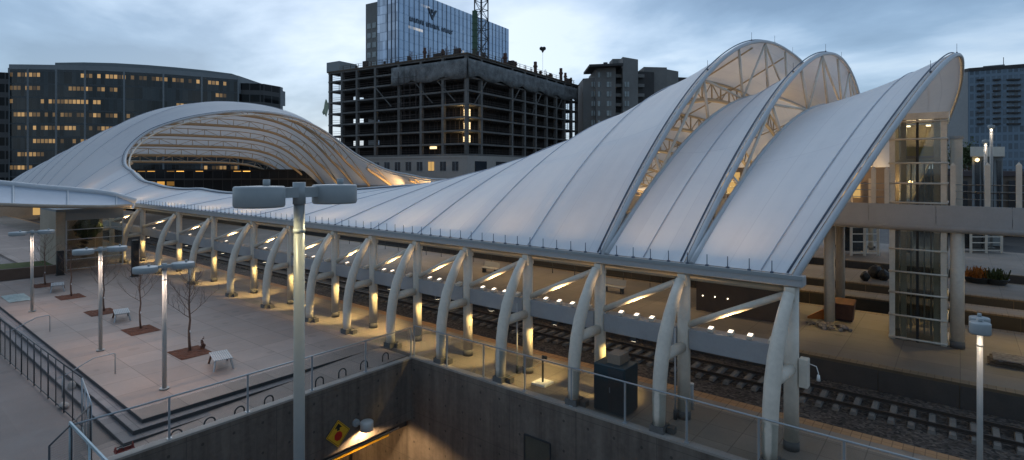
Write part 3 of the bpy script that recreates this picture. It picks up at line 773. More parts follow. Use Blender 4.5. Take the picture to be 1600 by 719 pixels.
for k, (u, v, lab) in enumerate(((-20.5, 37.6, 'grey platform bench below the railing, right of centre under the canopy'), (-33, 37.6, 'grey platform bench under the canopy behind the middle columns'))):
    t = thing('platform_bench', (u, v, 0), lab, 'bench', 'benches on the wide platform')
    m = MB(); m.b2((u - .9, v - .25, .42), (u + .9, v + .25, .48)); m.build('seat', M['girder'], t)
    m = MB(); m.box((u, v + .28, .75), (1.8, .05, .45), m=Matrix.Rotation(R(-10), 4, 'X')); m.build('backrest', M['girder'], t)
    for s_ in (-.7, .7):
        m = MB(); m.b2((u + s_ - .04, v - .22, 0), (u + s_ + .04, v + .24, .42)); m.build('leg', M['dark'], t)
# ------------------------------------------------------------------ street lamps
def lamp(loc, hgt, off, rad, hh, label, group, energy, pole_r=.085, col=(1, .80, .60), name='street_lamp', dirv=(0, 1, 0), cone=125, drop=1.5):
    L = thing(name, loc, label, 'street lamp', group); x, y, z = loc; d = Vector(dirv)
    m = MB(); m.cyl((x, y, z + .05), (x, y, z + hgt + .03), pole_r, 16, pole_r * .96); m.build('pole', M['lamp_pole'] if hgt > 8 else M['lamp_pole_pale'], L)
    m = MB(); m.cyl((x, y, z + hgt - hh - .42), (x, y, z + hgt - hh - .36), pole_r * 1.07, 16); m.build('collar', M['lamp_metal'], L)
    m = MB(); m.cyl((x, y, z), (x, y, z + .06), pole_r * 2.2, 16); m.build('base_plate', M['lamp_pole'], L)
    m = MB(); m.cyl((x, y, z + hgt - hh * .95), (x, y, z + hgt + .05), pole_r * 1.12, 16); a = Vector((x, y, z + hgt - hh * .34)); m.bar(a - d * (off - rad * .8), a + d * (off - rad * .8), hh * .52, hh * .52); m.build('arm', M['lamp_metal'], L)
    for s_ in (-1, 1):
        c = Vector((x, y, z + hgt - hh)) + d * off * s_
        m = MB(); m.lathe(c, [(0, hh + .012), (rad * .96, hh), (rad, hh * .93), (rad, hh * .10), (rad * .95, 0), (rad * .84, .0), (rad * .82, .03)], 32)
        o = m.build('lamp_head', M['lamp_metal'], L)
        m = MB(); m.cyl(c + Vector((0, 0, .028)), c + Vector((0, 0, .022)), rad * .82, 24); m.build('lens', M['lens'], o)
        m = MB(); m.cyl(c + Vector((0, 0, hh)) + d * rad * .3, c + Vector((0, 0, hh + .10)) + d * rad * .3, .05, 10); m.build('photocell', M['lamp_metal'], o)
        light('SPOT', 'lamp_beam', c + Vector((0, 0, -.02)), energy, col, L, c - Vector((0, 0, drop)) - d * s_ * off, .10, R(cone), .9)
    return L
pn = at_d(467.5, 290, 8.5)
lamp((pn.x, pn.y, 0), pn.z, .62, .35, .30, 'tall twin-headed lamp standing in front of everything, its pole crossing the ramp wall', None, 60, .085, (1, .83, .42), cone=88, drop=.9)
for (x, y, lab) in ((257, 608, 'plaza lamp nearest the glass guard, beside the largest mulch bed'), (157, 548, 'plaza lamp standing between the other two plaza lamps'), (50, 487, 'plaza lamp farthest back, nearest the left edge of the plaza')):
    p = at_z(x, y); lamp((p.x, p.y, 0), 5.3, .72, .45, .24, lab, 'twin-headed lamps on the plaza', 150, .085, (1, .72, .58))
p = at_d(1531, 500, 15.2); lamp((p.x, p.y, 0), p.z, .34, .235, .30, 'short lamp on the near platform right of the end columns, pole glowing', None, 26, .07, (1, .76, .55))

# ------------------------------------------------------------------ plaza things
def tree_bed(x, y, lab, sx=1.9, sy=1.5):
    p = at_z(x, y)
    m = MB(); n = 14
    vs = [(p.x + sx * (i / n - .5), p.y + sy * (j / n - .5), .012 + (random.uniform(0, .05) if 0 < i < n and 0 < j < n else 0)) for j in range(n + 1) for i in range(n + 1)]
    m.add(vs, [(j * (n + 1) + i, j * (n + 1) + i + 1, (j + 1) * (n + 1) + i + 1, (j + 1) * (n + 1) + i) for j in range(n) for i in range(n)])
    for (a, b, c, d) in ((-.5, -.5, .5, -.46), (-.5, .46, .5, .5), (-.5, -.46, -.47, .46), (.47, -.46, .5, .46)):
        pass
    return tag(m.build('mulch_bed', M['mulch'], origin=Vector((p.x, p.y, 0))), lab, 'mulch bed', 'mulch beds on the plaza')
def bare_tree(x, y, hgt, lab, seed, r=.06):
    p = at_z(x, y); rnd = random.Random(seed)
    T = thing('bare_tree', (p.x, p.y, 0), lab, 'tree', 'young bare trees on the plaza')
    tr = MB(); pts = [Vector((p.x + .03 * math.sin(3 * i), p.y + .03 * math.cos(2 * i), .02 + hgt * .94 * i / 8)) for i in range(9)]
    tr.tube(pts, [r * (1 - .85 * i / 8) for i in range(9)], 8); tr.build('trunk', M['bark'], T)
    br = MB()
    def branch(q, d, L, rr, lev):
        a = q; P = [a]
        for i in range(4):
            d = (d + Vector((rnd.uniform(-.18, .18), rnd.uniform(-.18, .18), .10))).normalized(); a = a + d * L / 4; P.append(a)
        br.tube(P, [rr * (1 - .18 * i) for i in range(5)], 5, caps=False)
        if lev > 0:
            for k in range(4):
                b = P[1 + k % 4]; ang = rnd.uniform(0, 2 * PI)
                dd = (d + Vector((math.cos(ang), math.sin(ang), rnd.uniform(-.1, .5))) * .75).normalized()
                branch(b, dd, L * rnd.uniform(.4, .62), rr * .55, lev - 1)
    for k in range(2, 17):
        z = hgt * (.30 + .62 * k / 16); ang = k * 2.4 + rnd.uniform(-.4, .4)
        i = z / (hgt * .94) * 8; q = pts[int(min(7, i))].lerp(pts[int(min(7, i)) + 1], i - int(min(7, i)))
        L = hgt * .30 * (1.05 - (k / 16) * .6)
        branch(q, Vector((math.cos(ang), math.sin(ang), .75)).normalized(), L, r * .26 * (1.1 - .6 * k / 16), 2)
    br.build('branches', M['bark'], T)
    m = MB(); m.b2((p.x - .09, p.y - .02, hgt * .22), (p.x + .09, p.y + .02, hgt * .22 + .09)); m.build('tree_tag', M['white'], T)
tree_bed(297, 551, 'mulch bed nearest the camera, a small cone of bark beside its tree')
tree_bed(220, 516, 'mulch bed second from the camera, between two plaza lamps')
tree_bed(158, 488, 'dark mulch bed just beyond the middle plaza lamp')
tree_bed(110, 464, 'mulch bed beyond the middle lamp, in front of the glass pavilion')
tree_bed(70, 446, 'mulch bed farthest back, beside the low planter wall')
bare_tree(296, 549, 4.5, 'bare tree in the nearest mulch bed, widest branching of all', 3, .075)
bare_tree(219, 514, 4.2, 'bare tree in the second mulch bed, left of the widest tree', 4)
bare_tree(162, 487, 4.0, 'thin bare tree directly behind the middle plaza lamp', 5)
bare_tree(111, 463, 3.9, 'bare tree in front of the glass pavilion', 6)
bare_tree(70, 445, 4.3, 'bare tree beside the farthest plaza lamp and planter wall', 8)
p = at_z(317, 545); m = MB()
for k in range(7): m.blob((p.x + random.uniform(-.05, .05), p.y + random.uniform(-.05, .05), .09 + .085 * k), .13 * (1 - k / 8), 1, .2, (1, 1, .9))
tag(m.build('dwarf_conifer', M['rust'], origin=Vector((p.x, p.y, 0))), 'small brown cone-shaped shrub in the nearest mulch bed', 'shrub')
def bench(x, y, lab, rz):
    p = at_z(x, y); B = thing('park_bench', (p.x, p.y, 0), lab, 'bench', 'metal benches on the plaza')
    o = Vector((p.x, p.y, 0))
    m = MB()
    for j in range(9): m.b2((p.x - .62, p.y - .33 + j * .074, .44), (p.x + .62, p.y - .33 + j * .074 + .06, .475))
    m.b2((p.x - .5, p.y - .32, .40), (p.x - .44, p.y + .32, .44)); m.b2((p.x + .44, p.y - .32, .40), (p.x + .5, p.y + .32, .44)); m.build('seat', M['girder'], B)
    for sx in (-1, 1):
        for sy in (-1, 1):
            m = MB(); m.bar((p.x + sx * .47, p.y + sy * .26, .42), (p.x + sx * .60, p.y + sy * .34, 0), .055); m.build('leg', M['rust'] if sx < 0 else M['galv'], B)
    B.rotation_euler = (0, 0, rz); B.scale = (1.2, 1.2, 1.1); return B
bench(345, 572, 'slatted metal bench beside the nearest mulch bed', R(-14))
bench(190, 499, 'slatted metal bench behind the middle plaza lamp', R(-12))
bench(90, 454, 'slatted metal bench near the farthest plaza lamp', R(-12))
# drifted tarpaulin at the far left
p = at_z(26, 466); m = MB(); n = 16
vs = [(p.x + 3.2 * (i / n - .5), p.y + 1.3 * (j / n - .5), .02 + .16 * abs(math.sin(2.1 * i + j)) * math.sin(PI * i / n) * math.sin(PI * j / n) + random.uniform(0, .03)) for j in range(n + 1) for i in range(n + 1)]
m.add(vs, [(j * (n + 1) + i, j * (n + 1) + i + 1, (j + 1) * (n + 1) + i + 1, (j + 1) * (n + 1) + i) for j in range(n) for i in range(n)], True)
tag(m.build('tarpaulin', simple('pale_tarp', (.30, .36, .34), .5, var=.4), origin=Vector((p.x, p.y, 0))), 'crumpled pale tarpaulin lying on the paving at the left edge', 'tarpaulin')
# stair handrails
def handrail(x0, y0, x1, y1, yb, lab):
    b = at_z(x1, yb); top = b + Vector((0, 0, .95)); a = Vector((b.x, 6.2, .5))
    Hn = thing('stair_handrail', b, lab, 'handrail', 'handrails on the plaza steps')
    m = MB(); m.tube([b, b + Vector((0, 0, .9)), b + Vector((0, -.06, .95)), Vector((b.x, 7.45, .93)), Vector((b.x, 6.35, .42)), Vector((b.x, 6.15, .40)), Vector((b.x, 6.1, .3))], .022, 8); m.build('rail', M['galv'], Hn)
    m = MB(); m.cyl((b.x, 6.35, -.48), (b.x, 6.35, .42), .022, 8); m.build('post', M['galv'], Hn)
handrail(133, 555, 180, 551, 584, 'bent pipe handrail on the steps in front of the middle plaza lamp')
handrail(15, 495, 78, 491, 518, 'bent pipe handrail on the steps nearest the left edge')
# hoops along the walk
hoops = [(272, 679), (326, 660), (374, 643), (421, 626), (503, 597), (540, 584), (573, 571), (605, 559)]
hl = ['next to the red toolbox', 'second from the red toolbox', 'third from the red toolbox', 'just left of the tall lamp pole', 'just right of the tall lamp pole', 'third from the wall corner by the columns', 'second from the wall corner by the columns', 'at the wall corner by the arched columns']
h0 = None
for (x, y), l in zip(hoops, hl):
    zz = -.40 + .39 * min(1, (x - 240) / 340)
    p = at_z(x, y + 5, zz)
    if h0 is None:
        m = MB(); m.tube([(0, .19 * math.cos(a), .18 + .19 * math.sin(a)) if i not in (0, 12) else (0, .19 * (1 if i == 0 else -1), 0) for i, a in enumerate([PI * k / 12 for k in range(13)])], .03, 8)
        h0 = m.build('bike_hoop', M['dark']); o = h0
    else: o = h0.copy(); COL.objects.link(o)
    o.location = (u0 - .62, p.y, -.48 + .468 * min(1, (p.y - 5.5) / 11.7)); o.rotation_euler = (0, 0, R(random.uniform(-8, 8)))
    tag(o, 'low black hoop on the sloping walk, ' + l, 'bike hoop', 'black hoops along the ramp wall')
# toolbox
p = at_z(194, 711, -.46); T = thing('toolbox', p, 'red open-topped toolbox on the walk at the lowest step', 'toolbox')
m = MB(); w, l, h = .24, .5, .2
m.add([(p.x + sx * w * .42, p.y + sy * l * .42, p.z) for sx, sy in ((-1, -1), (1, -1), (1, 1), (-1, 1))] + [(p.x + sx * w * .55, p.y + sy * l * .55, p.z + h) for sx, sy in ((-1, -1), (1, -1), (1, 1), (-1, 1))], [(0, 1, 5, 4), (1, 2, 6, 5), (2, 3, 7, 6), (3, 0, 4, 7), (3, 2, 1, 0)])
solid(m.build('box', M['red'], T), .02)
for s_ in (-1, 1):
    m = MB(); m.add([(p.x - .11, p.y + s_ * l * .52, p.z + h), (p.x + .11, p.y + s_ * l * .52, p.z + h), (p.x + .03, p.y + s_ * l * .5, p.z + h + .16), (p.x - .03, p.y + s_ * l * .5, p.z + h + .16)], [(0, 1, 2, 3)]); solid(m.build('end_board', M['red'], T), .03)
m = MB(); m.cyl((p.x, p.y - l * .5, p.z + h + .13), (p.x, p.y + l * .5, p.z + h + .13), .018, 8); m.build('handle', M['dark'], T)
m = MB(); m.tube([(p.x, p.y - .1 + .1 * math.cos(a), p.z + h * .8 + .12 * math.sin(a)) for a in [PI * k / 8 for k in range(9)]], .015, 6); m.build('cable_loop', M['dark'], T)

# construction fence
ZG = -.48
def fence(pts, lab, hgt, mat, sp, dbl=True):
    f = thing('mesh_fence', pts[0], lab, 'fence')
    for a, b in zip(pts[:-1], pts[1:]):
        a, b = Vector(a), Vector(b); L = (b - a).length; n = max(1, round(L / sp))
        m = MB(); m.cyl(a + Vector((0, 0, hgt)), b + Vector((0, 0, hgt)), .024, 8); m.build('rail', mat, f)
        m = MB(); m.cyl(a + Vector((0, 0, .1)), b + Vector((0, 0, .1)), .02, 8); m.build('rail', mat, f)
        m = MB(); nr = Vector((-(b - a).y, (b - a).x, 0)).normalized() * .004
        m.quad(a + Vector((0, 0, .1)), b + Vector((0, 0, .1)), b + Vector((0, 0, hgt)), a + Vector((0, 0, hgt))); m.build('mesh_panel', M['mesh'], f)
        for i in range(n + 1):
            q = a.lerp(b, i / n); m = MB(); m.cyl(q, q + Vector((0, 0, hgt)), .028 if i % 2 == 0 else .02, 8); m.build('post', mat, f)
    return f
def top_at(x, y): 
    q = at_d(x, y, (H - ZG - 1.95) * F / (y - HY)); q.z = ZG; return q
A_, B_, D_, E_ = top_at(0, 497), top_at(128, 590), top_at(143, 632), top_at(77, 697)
dirn = (B_ - A_).normalized()
fence([A_ - dirn * 14, A_, B_], 'dark mesh construction fence along the street below the plaza steps', 1.95, M['dark'], 1.15)
fence([B_ + (D_ - B_) * .03, D_], 'short pale end panel of the mesh fence beside the lowest step', 1.95, M['galv'], 1.2)
fence([E_, D_ + (E_ - D_) * .03], 'pale topped mesh gate panel standing askew at the fence end', 1.95, M['dark'], 1.6)
G0 = Vector((u0 - .1, 4.70, 1.52)); G1 = Vector((u0 + 3.6, 4.70, 1.52))
gr = thing('barrier_rail', G0, 'pale blue rail turning the corner of the ramp below the mesh gate', 'guard rail')
m = MB(); m.bar(G0, G1 + (G1 - G0) * .4, .05, .09); m.build('rail', M['bluerail'], gr)
for f in (.0, .55, 1.3):
    q = G0 + (G1 - G0) * f; m = MB(); m.cyl((q.x, q.y, .06), q, .03, 8); m.build('post', M['bluerail'], gr)
for k, (x, y, lab) in enumerate(((112, 612, 'pale sandbag leaning against the mesh fence'), (100, 637, 'pale sandbag lying at the foot of the mesh fence'))):
    p = at_z(x, y, ZG); m = MB()
    m.blob((p.x, p.y, ZG + (.22 if k == 0 else .10)), .22, 2, .05, (1.2, .7, 1.2) if k == 0 else (1.5, .8, .5)); o = m.build('sandbag', simple('sack_cloth%d' % k, (.36, .33, .30), .9), origin=Vector((p.x, p.y, ZG)))
    for q in o.data.polygons: q.use_smooth = True
    tag(o, lab, 'sandbag', 'sandbags by the mesh fence')

# ------------------------------------------------------------------ platform furniture near the columns
p = at_z(957, 648); c = Vector((p.x, 19.25, 0))
ub = thing('utility_cabinet', (p.x, 19.25, 0), 'dark teal utility cabinet behind the glass rail between two arched columns', 'utility cabinet')
m = MB(); m.b2((p.x - .78, 18.75, .06), (p.x + .55, 19.85, 1.85)); m.build('body', M['teal'], ub, bevel=.03)
m = MB(); m.b2((p.x - .74, 18.78, 0), (p.x + .51, 19.82, .06)); m.build('plinth', M['collar'], ub)
m = MB(); m.b2((p.x - .14, 18.728, .14), (p.x + .50, 18.748, 1.78)); m.build('door', M['dark'], ub)
m = MB(); m.b2((p.x - .08, 18.70, .85), (p.x - .05, 18.727, 1.05)); m.build('handle', M['galv'], ub)
q = at_z(945, 575, 1.85)
m = MB(); m.b2((p.x - .35, 19.05, 1.852), (p.x + .2, 19.75, 2.2)); m.b2((p.x - .35, 19.05, 2.2), (p.x + .2, 19.75, 2.215)); tag(m.build('carton', simple('cardboard', (.26, .20, .15), .85), origin=Vector((p.x, 19.4, 1.852))), 'brown carton left on top of the teal utility cabinet', 'carton')
p = at_z(848, 600); sgn = thing('sign_stand', (p.x, p.y, 0), 'dark post on a white square foot, on the platform behind the glass rail', 'sign stand')
m = MB(); m.b2((p.x - .36, p.y - .36, 0), (p.x + .36, p.y + .36, .10)); m.build('foot', M['white'], sgn, bevel=.03)
m = MB(); m.cyl((p.x, p.y, .1), (p.x, p.y, 1.25), .045, 10); m.build('post', M['dark'], sgn)
m = MB(); m.b2((p.x - .02, p.y - .03, 1.12), (p.x + .22, p.y + .03, 1.25)); m.build('clamp', M['dark'], sgn)
for (x, yb, hh, lab) in ((1055, 655, 3.4, 'thin grey pole beside the second arched column from the canopy end'), (808, 583, 3.2, 'thin grey pole beside the fourth arched column from the canopy end')):
    p = at_z(x, yb); t = thing('conduit_pole', (p.x, p.y, 0), lab, 'pole', 'thin poles beside the columns')
    m = MB(); m.cyl((p.x, p.y, 0), (p.x, p.y, hh), .035, 8); m.build('pole', M['girder'], t)
    m = MB(); m.cyl((p.x, p.y, 0), (p.x, p.y, .35), .07, 10); m.build('sleeve', M['dark'], t)
for (x, yb, lab) in ((1081, 640, 'small grey post with a pale lamp cap beside the second column from the end'), (300, 424, 'white notice board behind the lit columns at the far end'), (252, 405, 'small post by the far lit columns')):
    p = at_z(x, yb); t = thing('bollard', (p.x, p.y, 0), lab, 'bollard')
    m = MB(); m.cyl((p.x, p.y, 0), (p.x, p.y, .95), .07, 12); m.build('post', M['girder'], t)
    m = MB(); m.cyl((p.x, p.y, .95), (p.x, p.y, 1.03), .08, 12); m.build('cap', M['white'], t)
jb = Vector((-4.4 + .36, V0 + .05, 3.0))
t = thing('junction_box', jb, 'white electrical box strapped to the end column with a hanging lead', 'electrical box')
m = MB(); m.b2((jb.x - .12, jb.y - .18, 2.15), (jb.x + .16, jb.y + .18, 3.1)); m.build('box', M['steel'], t, bevel=.03)
m = MB(); m.tube([(jb.x + .16, jb.y, 2.95), (jb.x + .38, jb.y, 2.9), (jb.x + .44, jb.y, 2.7), (jb.x + .44, jb.y, 2.62)], .015, 6); m.build('lead', M['white'], t)
m = MB(); m.cyl((jb.x + .44, jb.y, 2.45), (jb.x + .44, jb.y, 2.64), .06, 10, .04); m.build('plug', M['white'], t)
# ------------------------------------------------------------------ left: low curved canopy and glass pavilion
lc = thing('low_canopy', (-62, 14, 0), 'low curved blue-grey canopy over the glass pavilion at the left edge', 'canopy')
front = [(0, 320, -57.5), (60, 322, -57.8), (120, 323, -58.3), (170, 323, -59.2), (205, 321, -61)]
back = [(0, 287, -63.0), (60, 293, -63.0), (120, 298, -63.0), (170, 303.5, -63.0), (212, 315, -62.6)]
fp = [at_u(x, y, u) for x, y, u in front]; bp = [at_u(x, y, u) for x, y, u in back]
fp = [fp[0] + (fp[0] - fp[1]) * 2.2] + fp; bp = [bp[0] + (bp[0] - bp[1]) * 2.2] + bp
def spl(P, n=8):
    out = []
    for i in range(len(P) - 1):
        p0 = P[max(0, i - 1)]; p1 = P[i]; p2 = P[i + 1]; p3 = P[min(len(P) - 1, i + 2)]
        for j in range(n):
            t = j / n; out.append(.5 * ((2 * p1) + (-p0 + p2) * t + (2 * p0 - 5 * p1 + 4 * p2 - p3) * t * t + (-p0 + 3 * p1 - 3 * p2 + p3) * t ** 3))
    return out + [P[-1]]
fs_, bs_ = spl(fp), spl(bp); n = len(fs_)
m = MB(); K = 8; vs = []
for i in range(n):
    for k in range(K + 1):
        f = k / K; p = fs_[i].lerp(bs_[i], f); p.z -= .5 * math.sin(PI * f); vs.append(p)
m.add(vs, [(i * (K + 1) + k, i * (K + 1) + k + 1, (i + 1) * (K + 1) + k + 1, (i + 1) * (K + 1) + k) for i in range(n - 1) for k in range(K)], True)
solid(m.build('roof_skin', simple('blue_grey_roof', (.40, .44, .50), .45, var=.08, scale=.4), lc), .06)
m = MB(); m.tube(bs_, .30, 12); m.build('back_tube', M['edge'], lc)
m = MB(); m.tube(fs_, .16, 10); m.build('front_beam', M['tan'], lc)
for i in (10, 22, 34):
    m = MB(); m.tube([vs[i * (K + 1) + k] + Vector((0, 0, .05)) for k in range(K + 1)], .09, 8); m.build('rib', M['edge'], lc)
for (u, v) in ((-62.5, 8.5), (-62.5, 2), (-66, 14), (-66, 6)):
    m = MB(); m.cyl((u, v, -1.2), (u, v, 6.2), .16, 12); m.build('column', M['steel'], lc)
pv = thing('glass_pavilion', (-63.8, 16, 0), 'glass stair pavilion with horizontal bars under the low canopy', 'pavilion')
u_ = -63.8; zt = 5.5
m = MB(); m.b2((u_ - 6, 13.0, 0), (u_ - .02, 13.7, zt)); m.build('stone_wall', M['sandstone'], pv)
m = MB(); m.b2((u_ - 6, 18.0, 0), (u_ - 5.7, 13.7, zt)); m.build('back_wall', M['tan'], pv)
m = MB(); m.b2((u_ - 6, 13.0, zt), (u_ + .05, 18.3, zt + .2)); m.build('roof', M['roofgrey'], pv)
m = MB(); m.b2((u_ - .03, 13.71, zt - .85), (u_ + .03, 18.2, zt - .001)); m.build('fascia', M['roofgrey'], pv)
for k in range(2):
    m = MB(); m.b2((u_ - .012, 13.72 + 2.24 * k, .1), (u_ + .0, 13.72 + 2.24 * k + 2.2, zt - .87)); m.build('pane', M['glass_dark'], pv)
for z in (.12, 1.0, 1.9, 2.85, 3.75):
    m = MB(); m.b2((u_ + .01, 13.7, z), (u_ + .08, 18.2, z + .07)); m.build('bar', M['girder'], pv)
for v in (13.75, 18.15):
    m = MB(); m.b2((u_ - .02, v - .05, 0), (u_ + .06, v + .05, zt - .86)); m.build('post', M['girder'], pv)
m = MB(); m.blob((u_ - 2.6, 16.0, 3.7), 1.1, 2, .35); m.build('indoor_plant', M['leaf'], pv)
m = MB()
for k in range(9): m.b2((u_ - 5.5, 14.2 + .3 * k, .2 + .3 * k), (u_ - 3.5, 14.5 + .3 * k, .32 + .3 * k))
m.build('stair', M['collar'], pv)
light('POINT', 'pavilion_light', (u_ - 2, 17.2, 4.4), 60, (1, .72, .35), pv, size=.2)
# black bin-like posts near the pavilion
for (x, yb, yt, lab) in ((211, 432, 375, 'black ticket machine column in front of the far curved column'), (94, 430, 392, 'black post at the corner of the glass pavilion')):
    p = at_z(x, yb); h = (yb - yt) * ((p - Vector((0, 0, 0))).length) / F
    d = F * H / (yb - HY); h = (yb - yt) / F * d
    t = thing('information_pillar', (p.x, p.y, 0), lab, 'pillar')
    m = MB(); m.b2((p.x - .2, p.y - .25, .06), (p.x + .2, p.y + .25, h)); m.build('body', M['black'], t, bevel=.03)
    m = MB(); m.b2((p.x - .26, p.y - .31, 0), (p.x + .26, p.y + .31, .06)); m.build('base', M['dark'], t)
    m = MB(); m.b2((p.x + .201, p.y - .18, h * .55), (p.x + .206, p.y + .18, h * .9)); m.build('screen', M['windark'], t)
# planter wall and grass, old station beyond
pw0 = at_z(-70, 446, -.2); pw1 = at_z(96, 430, -.2)
t = thing('planter_wall', pw0, 'low brown planter wall with a strip of grass at the left edge', 'planter wall')
d_ = (pw1 - pw0).normalized(); nrm = Vector((-d_.y, d_.x, 0))
m = MB(); m.prism([(pw0.x, pw0.y), (pw1.x, pw1.y), (pw1.x + nrm.x * .4, pw1.y + nrm.y * .4), (pw0.x + nrm.x * .4, pw0.y + nrm.y * .4)], -1.2, .75); m.build('wall', simple('planter_brown', (.15, .10, .075), .85), t)
m = MB(); m.prism([(pw0.x + nrm.x * .41, pw0.y + nrm.y * .41), (pw1.x + nrm.x * .41, pw1.y + nrm.y * .41), (pw1.x + nrm.x * 5, pw1.y + nrm.y * 5), (pw0.x + nrm.x * 5, pw0.y + nrm.y * 5)], -1.2, .62)
o = m.build('grass', M['grass']); o['kind'] = 'stuff'; tag(o, 'strip of dull green grass behind the low planter wall', 'grass')
os_ = thing('station_building', at_d(40, 350, 105), 'beige stone building with two glowing arched lamps far left', 'building')
P0 = at_d(-60, 350, 105); P1 = at_d(112, 350, 122); dd = (P1 - P0); dd.z = 0; nn = Vector((-dd.y, dd.x, 0)).normalized()
m = MB(); m.prism([(P0.x, P0.y), (P1.x, P1.y), (P1.x + nn.x * 8, P1.y + nn.y * 8), (P0.x + nn.x * 8, P0.y + nn.y * 8)], -1.2, 6.0); m.build('wall', M['sandstone'], os_)
for x in (57, 72):
    q = at_d(x, 345, 113.5 if x == 57 else 115); qq = Vector((q.x, q.y, 0)) - nn * .4
    m = MB(); m.tube([qq + Vector((0, 0, .1)), qq + Vector((0, 0, 1.6)), qq + Vector((0, 0, 2.2))], [.75, .75, .3], 12); m.build('arched_lamp', M['litwin'], os_)
for k in range(7):
    q = P0 + dd * (.08 + .13 * k) - nn * .02
    m = MB(); m.bar(Vector((q.x, q.y, 3.0)), Vector((q.x, q.y, 4.6)), 1.4, .06) if False else m.prism([(q.x - dd.normalized().x * .7, q.y - dd.normalized().y * .7), (q.x + dd.normalized().x * .7, q.y + dd.normalized().y * .7), (q.x + dd.normalized().x * .7 + nn.x * .1, q.y + dd.normalized().y * .7 + nn.y * .1), (q.x - dd.normalized().x * .7 + nn.x * .1, q.y - dd.normalized().y * .7 + nn.y * .1)], 3.2, 5.0); m.build('window', M['windark'], os_)

# ------------------------------------------------------------------ right: footbridge, lift tower, things on the far platforms
VB = 36.8
br = thing('footbridge', (0, VB, 0), 'grey panelled footbridge passing in front of the glass lift tower', 'footbridge')
ZT, ZL = 7.46, 6.12
m = MB()
for k in range(-6, 9):
    m.b2((k * 3.0 + .01 - 1, VB, ZL + .25), (k * 3.0 + 2.99 - 1, VB + .12, ZT))
m.build('fascia', M['girder'], br)
m = MB(); m.tube([(-19, VB + .22, ZL + .15), (26, VB + .22, ZL + .15)], .24, 12); m.build('fascia_roll', M['girder'], br)
m = MB(); m.b2((-19, VB + .13, ZL + .3), (26, 47.0, ZL + .75)); m.build('deck', M['platform2'], br)
for x in (1325, 1365, 1386, 1489, 1543, 1592):
    q = at_v(x, 330, VB + .3); hh = 2.1 if x > 1480 else 1.9
    m = MB(); m.b2((q.x - .11, VB + .16, ZT - .3), (q.x + .11, VB + .36, ZT + hh)); m.add([(q.x - .11, VB + .16, ZT + hh), (q.x + .11, VB + .16, ZT + hh), (q.x + .11, VB + .36, ZT + hh), (q.x - .11, VB + .36, ZT + hh), (q.x, VB + .26, ZT + hh + .16)], [(0, 1, 4), (1, 2, 4), (2, 3, 4), (3, 0, 4)]); m.build('post', M['steel'], br)
for z in (.35, .75, 1.1):
    m = MB(); m.cyl((-19, VB + .26, ZT + z), (-3.3, VB + .26, ZT + z), .02, 6); m.build('handrail', M['galv'], br); m = MB(); m.cyl((-.2, VB + .26, ZT + z), (26, VB + .26, ZT + z), .02, 6); m.build('handrail', M['galv'], br)
for k, x in enumerate((1296, 1313)):
    q = at_z(x, 502 if k == 0 else 470); m = MB(); m.cyl((q.x, q.y, 0), (q.x, q.y, ZL + .3), .30 if k == 0 else .28, 18); m.build('column', M['steel'], br)
m = MB(); m.cyl((-.12, 37.3, .35), (-.12, 37.3, ZL + .3), .30, 20); o = m.build('column', M['steel'], br); m = MB(); m.cyl((-.12, 37.3, 0), (-.12, 37.3, .36), .32, 20); m.build('column_foot', M['collar'], o)
for u in (8, 17): m = MB(); m.cyl((u, 38, 0), (u, 38, ZL + .3), .36, 20); m.build('column', M['steel'], br)
# rear screen wall of the bridge: lit waiting area
m = MB(); m.b2((-19, 46.9, ZL + .75), (-3.6, 47.0, ZL + 3.4)); m.build('waiting_wall', M['tan'], br)
for k in range(5):
    m = MB(); m.b2((-15.5 + 2.1 * k, 46.86, ZL + 1.2), (-14.0 + 2.1 * k, 46.89, ZL + 3.0)); m.build('lit_panel', M['litwin'] if k % 2 == 0 else M['windark'], br)
for k in range(12):
    m = MB(); m.b2((-16 + 1.1 * k, 45.9, ZL + .75), (-15.86 + 1.1 * k, 46.05, ZL + 2.6)); m.build('screen_post', M['steel'], br)
light('POINT', 'bridge_light', (-8, 43.5, ZL + 3.2), 220, (1, .58, .22), br, size=.3)
m = MB(); m.cyl((0, 45.5, ZT + .4), (26, 45.5, ZT + .4), .03, 6); m.cyl((0, 45.5, ZT + .9), (26, 45.5, ZT + .9), .03, 6)
for k in range(14): m.cyl((k * 1.9, 45.5, ZL + .7), (k * 1.9, 45.5, ZT + .95), .04, 6)
m.build('rear_rail', M['dark'], br)

lt = thing('lift_tower', (-1.8, 38.5, 0), 'tall glass lift tower with horizontal rails and a lit car at its top', 'lift tower')
v = 37.05; ua, ub_ = -3.05, -.56; zt = 12.05
for (u, vv) in ((ua + .12, v + .15), (ub_ - .12, v + .15), (ua + .12, v + 2.7), (ub_ - .12, v + 2.7), (ua + .62, v + .28), (ub_ - .42, v + .28)):
    m = MB(); m.b2((u - .13, vv - .13, 0), (u + .13, vv + .13, zt)); m.build('post', M['steel'], lt)
m = MB(); m.b2(((ua + ub_) / 2 - .06, v + .02, 0), ((ua + ub_) / 2 + .06, v + .16, zt)); m.build('guide_mast', M['black'], lt)
for z in (.12, 1.35, 2.6, 3.75, 5.0, 7.55, 8.6, 9.7, 11.0, 11.95):
    m = MB(); m.cyl((ua - .03, v - .02, z), (ub_ + .03, v - .02, z), .05, 8); m.cyl((ua - .02, v, z), (ua - .02, v + 2.8, z), .045, 8); m.cyl((ub_ + .02, v, z), (ub_ + .02, v + 2.8, z), .045, 8); m.build('rail', M['steel'], lt)
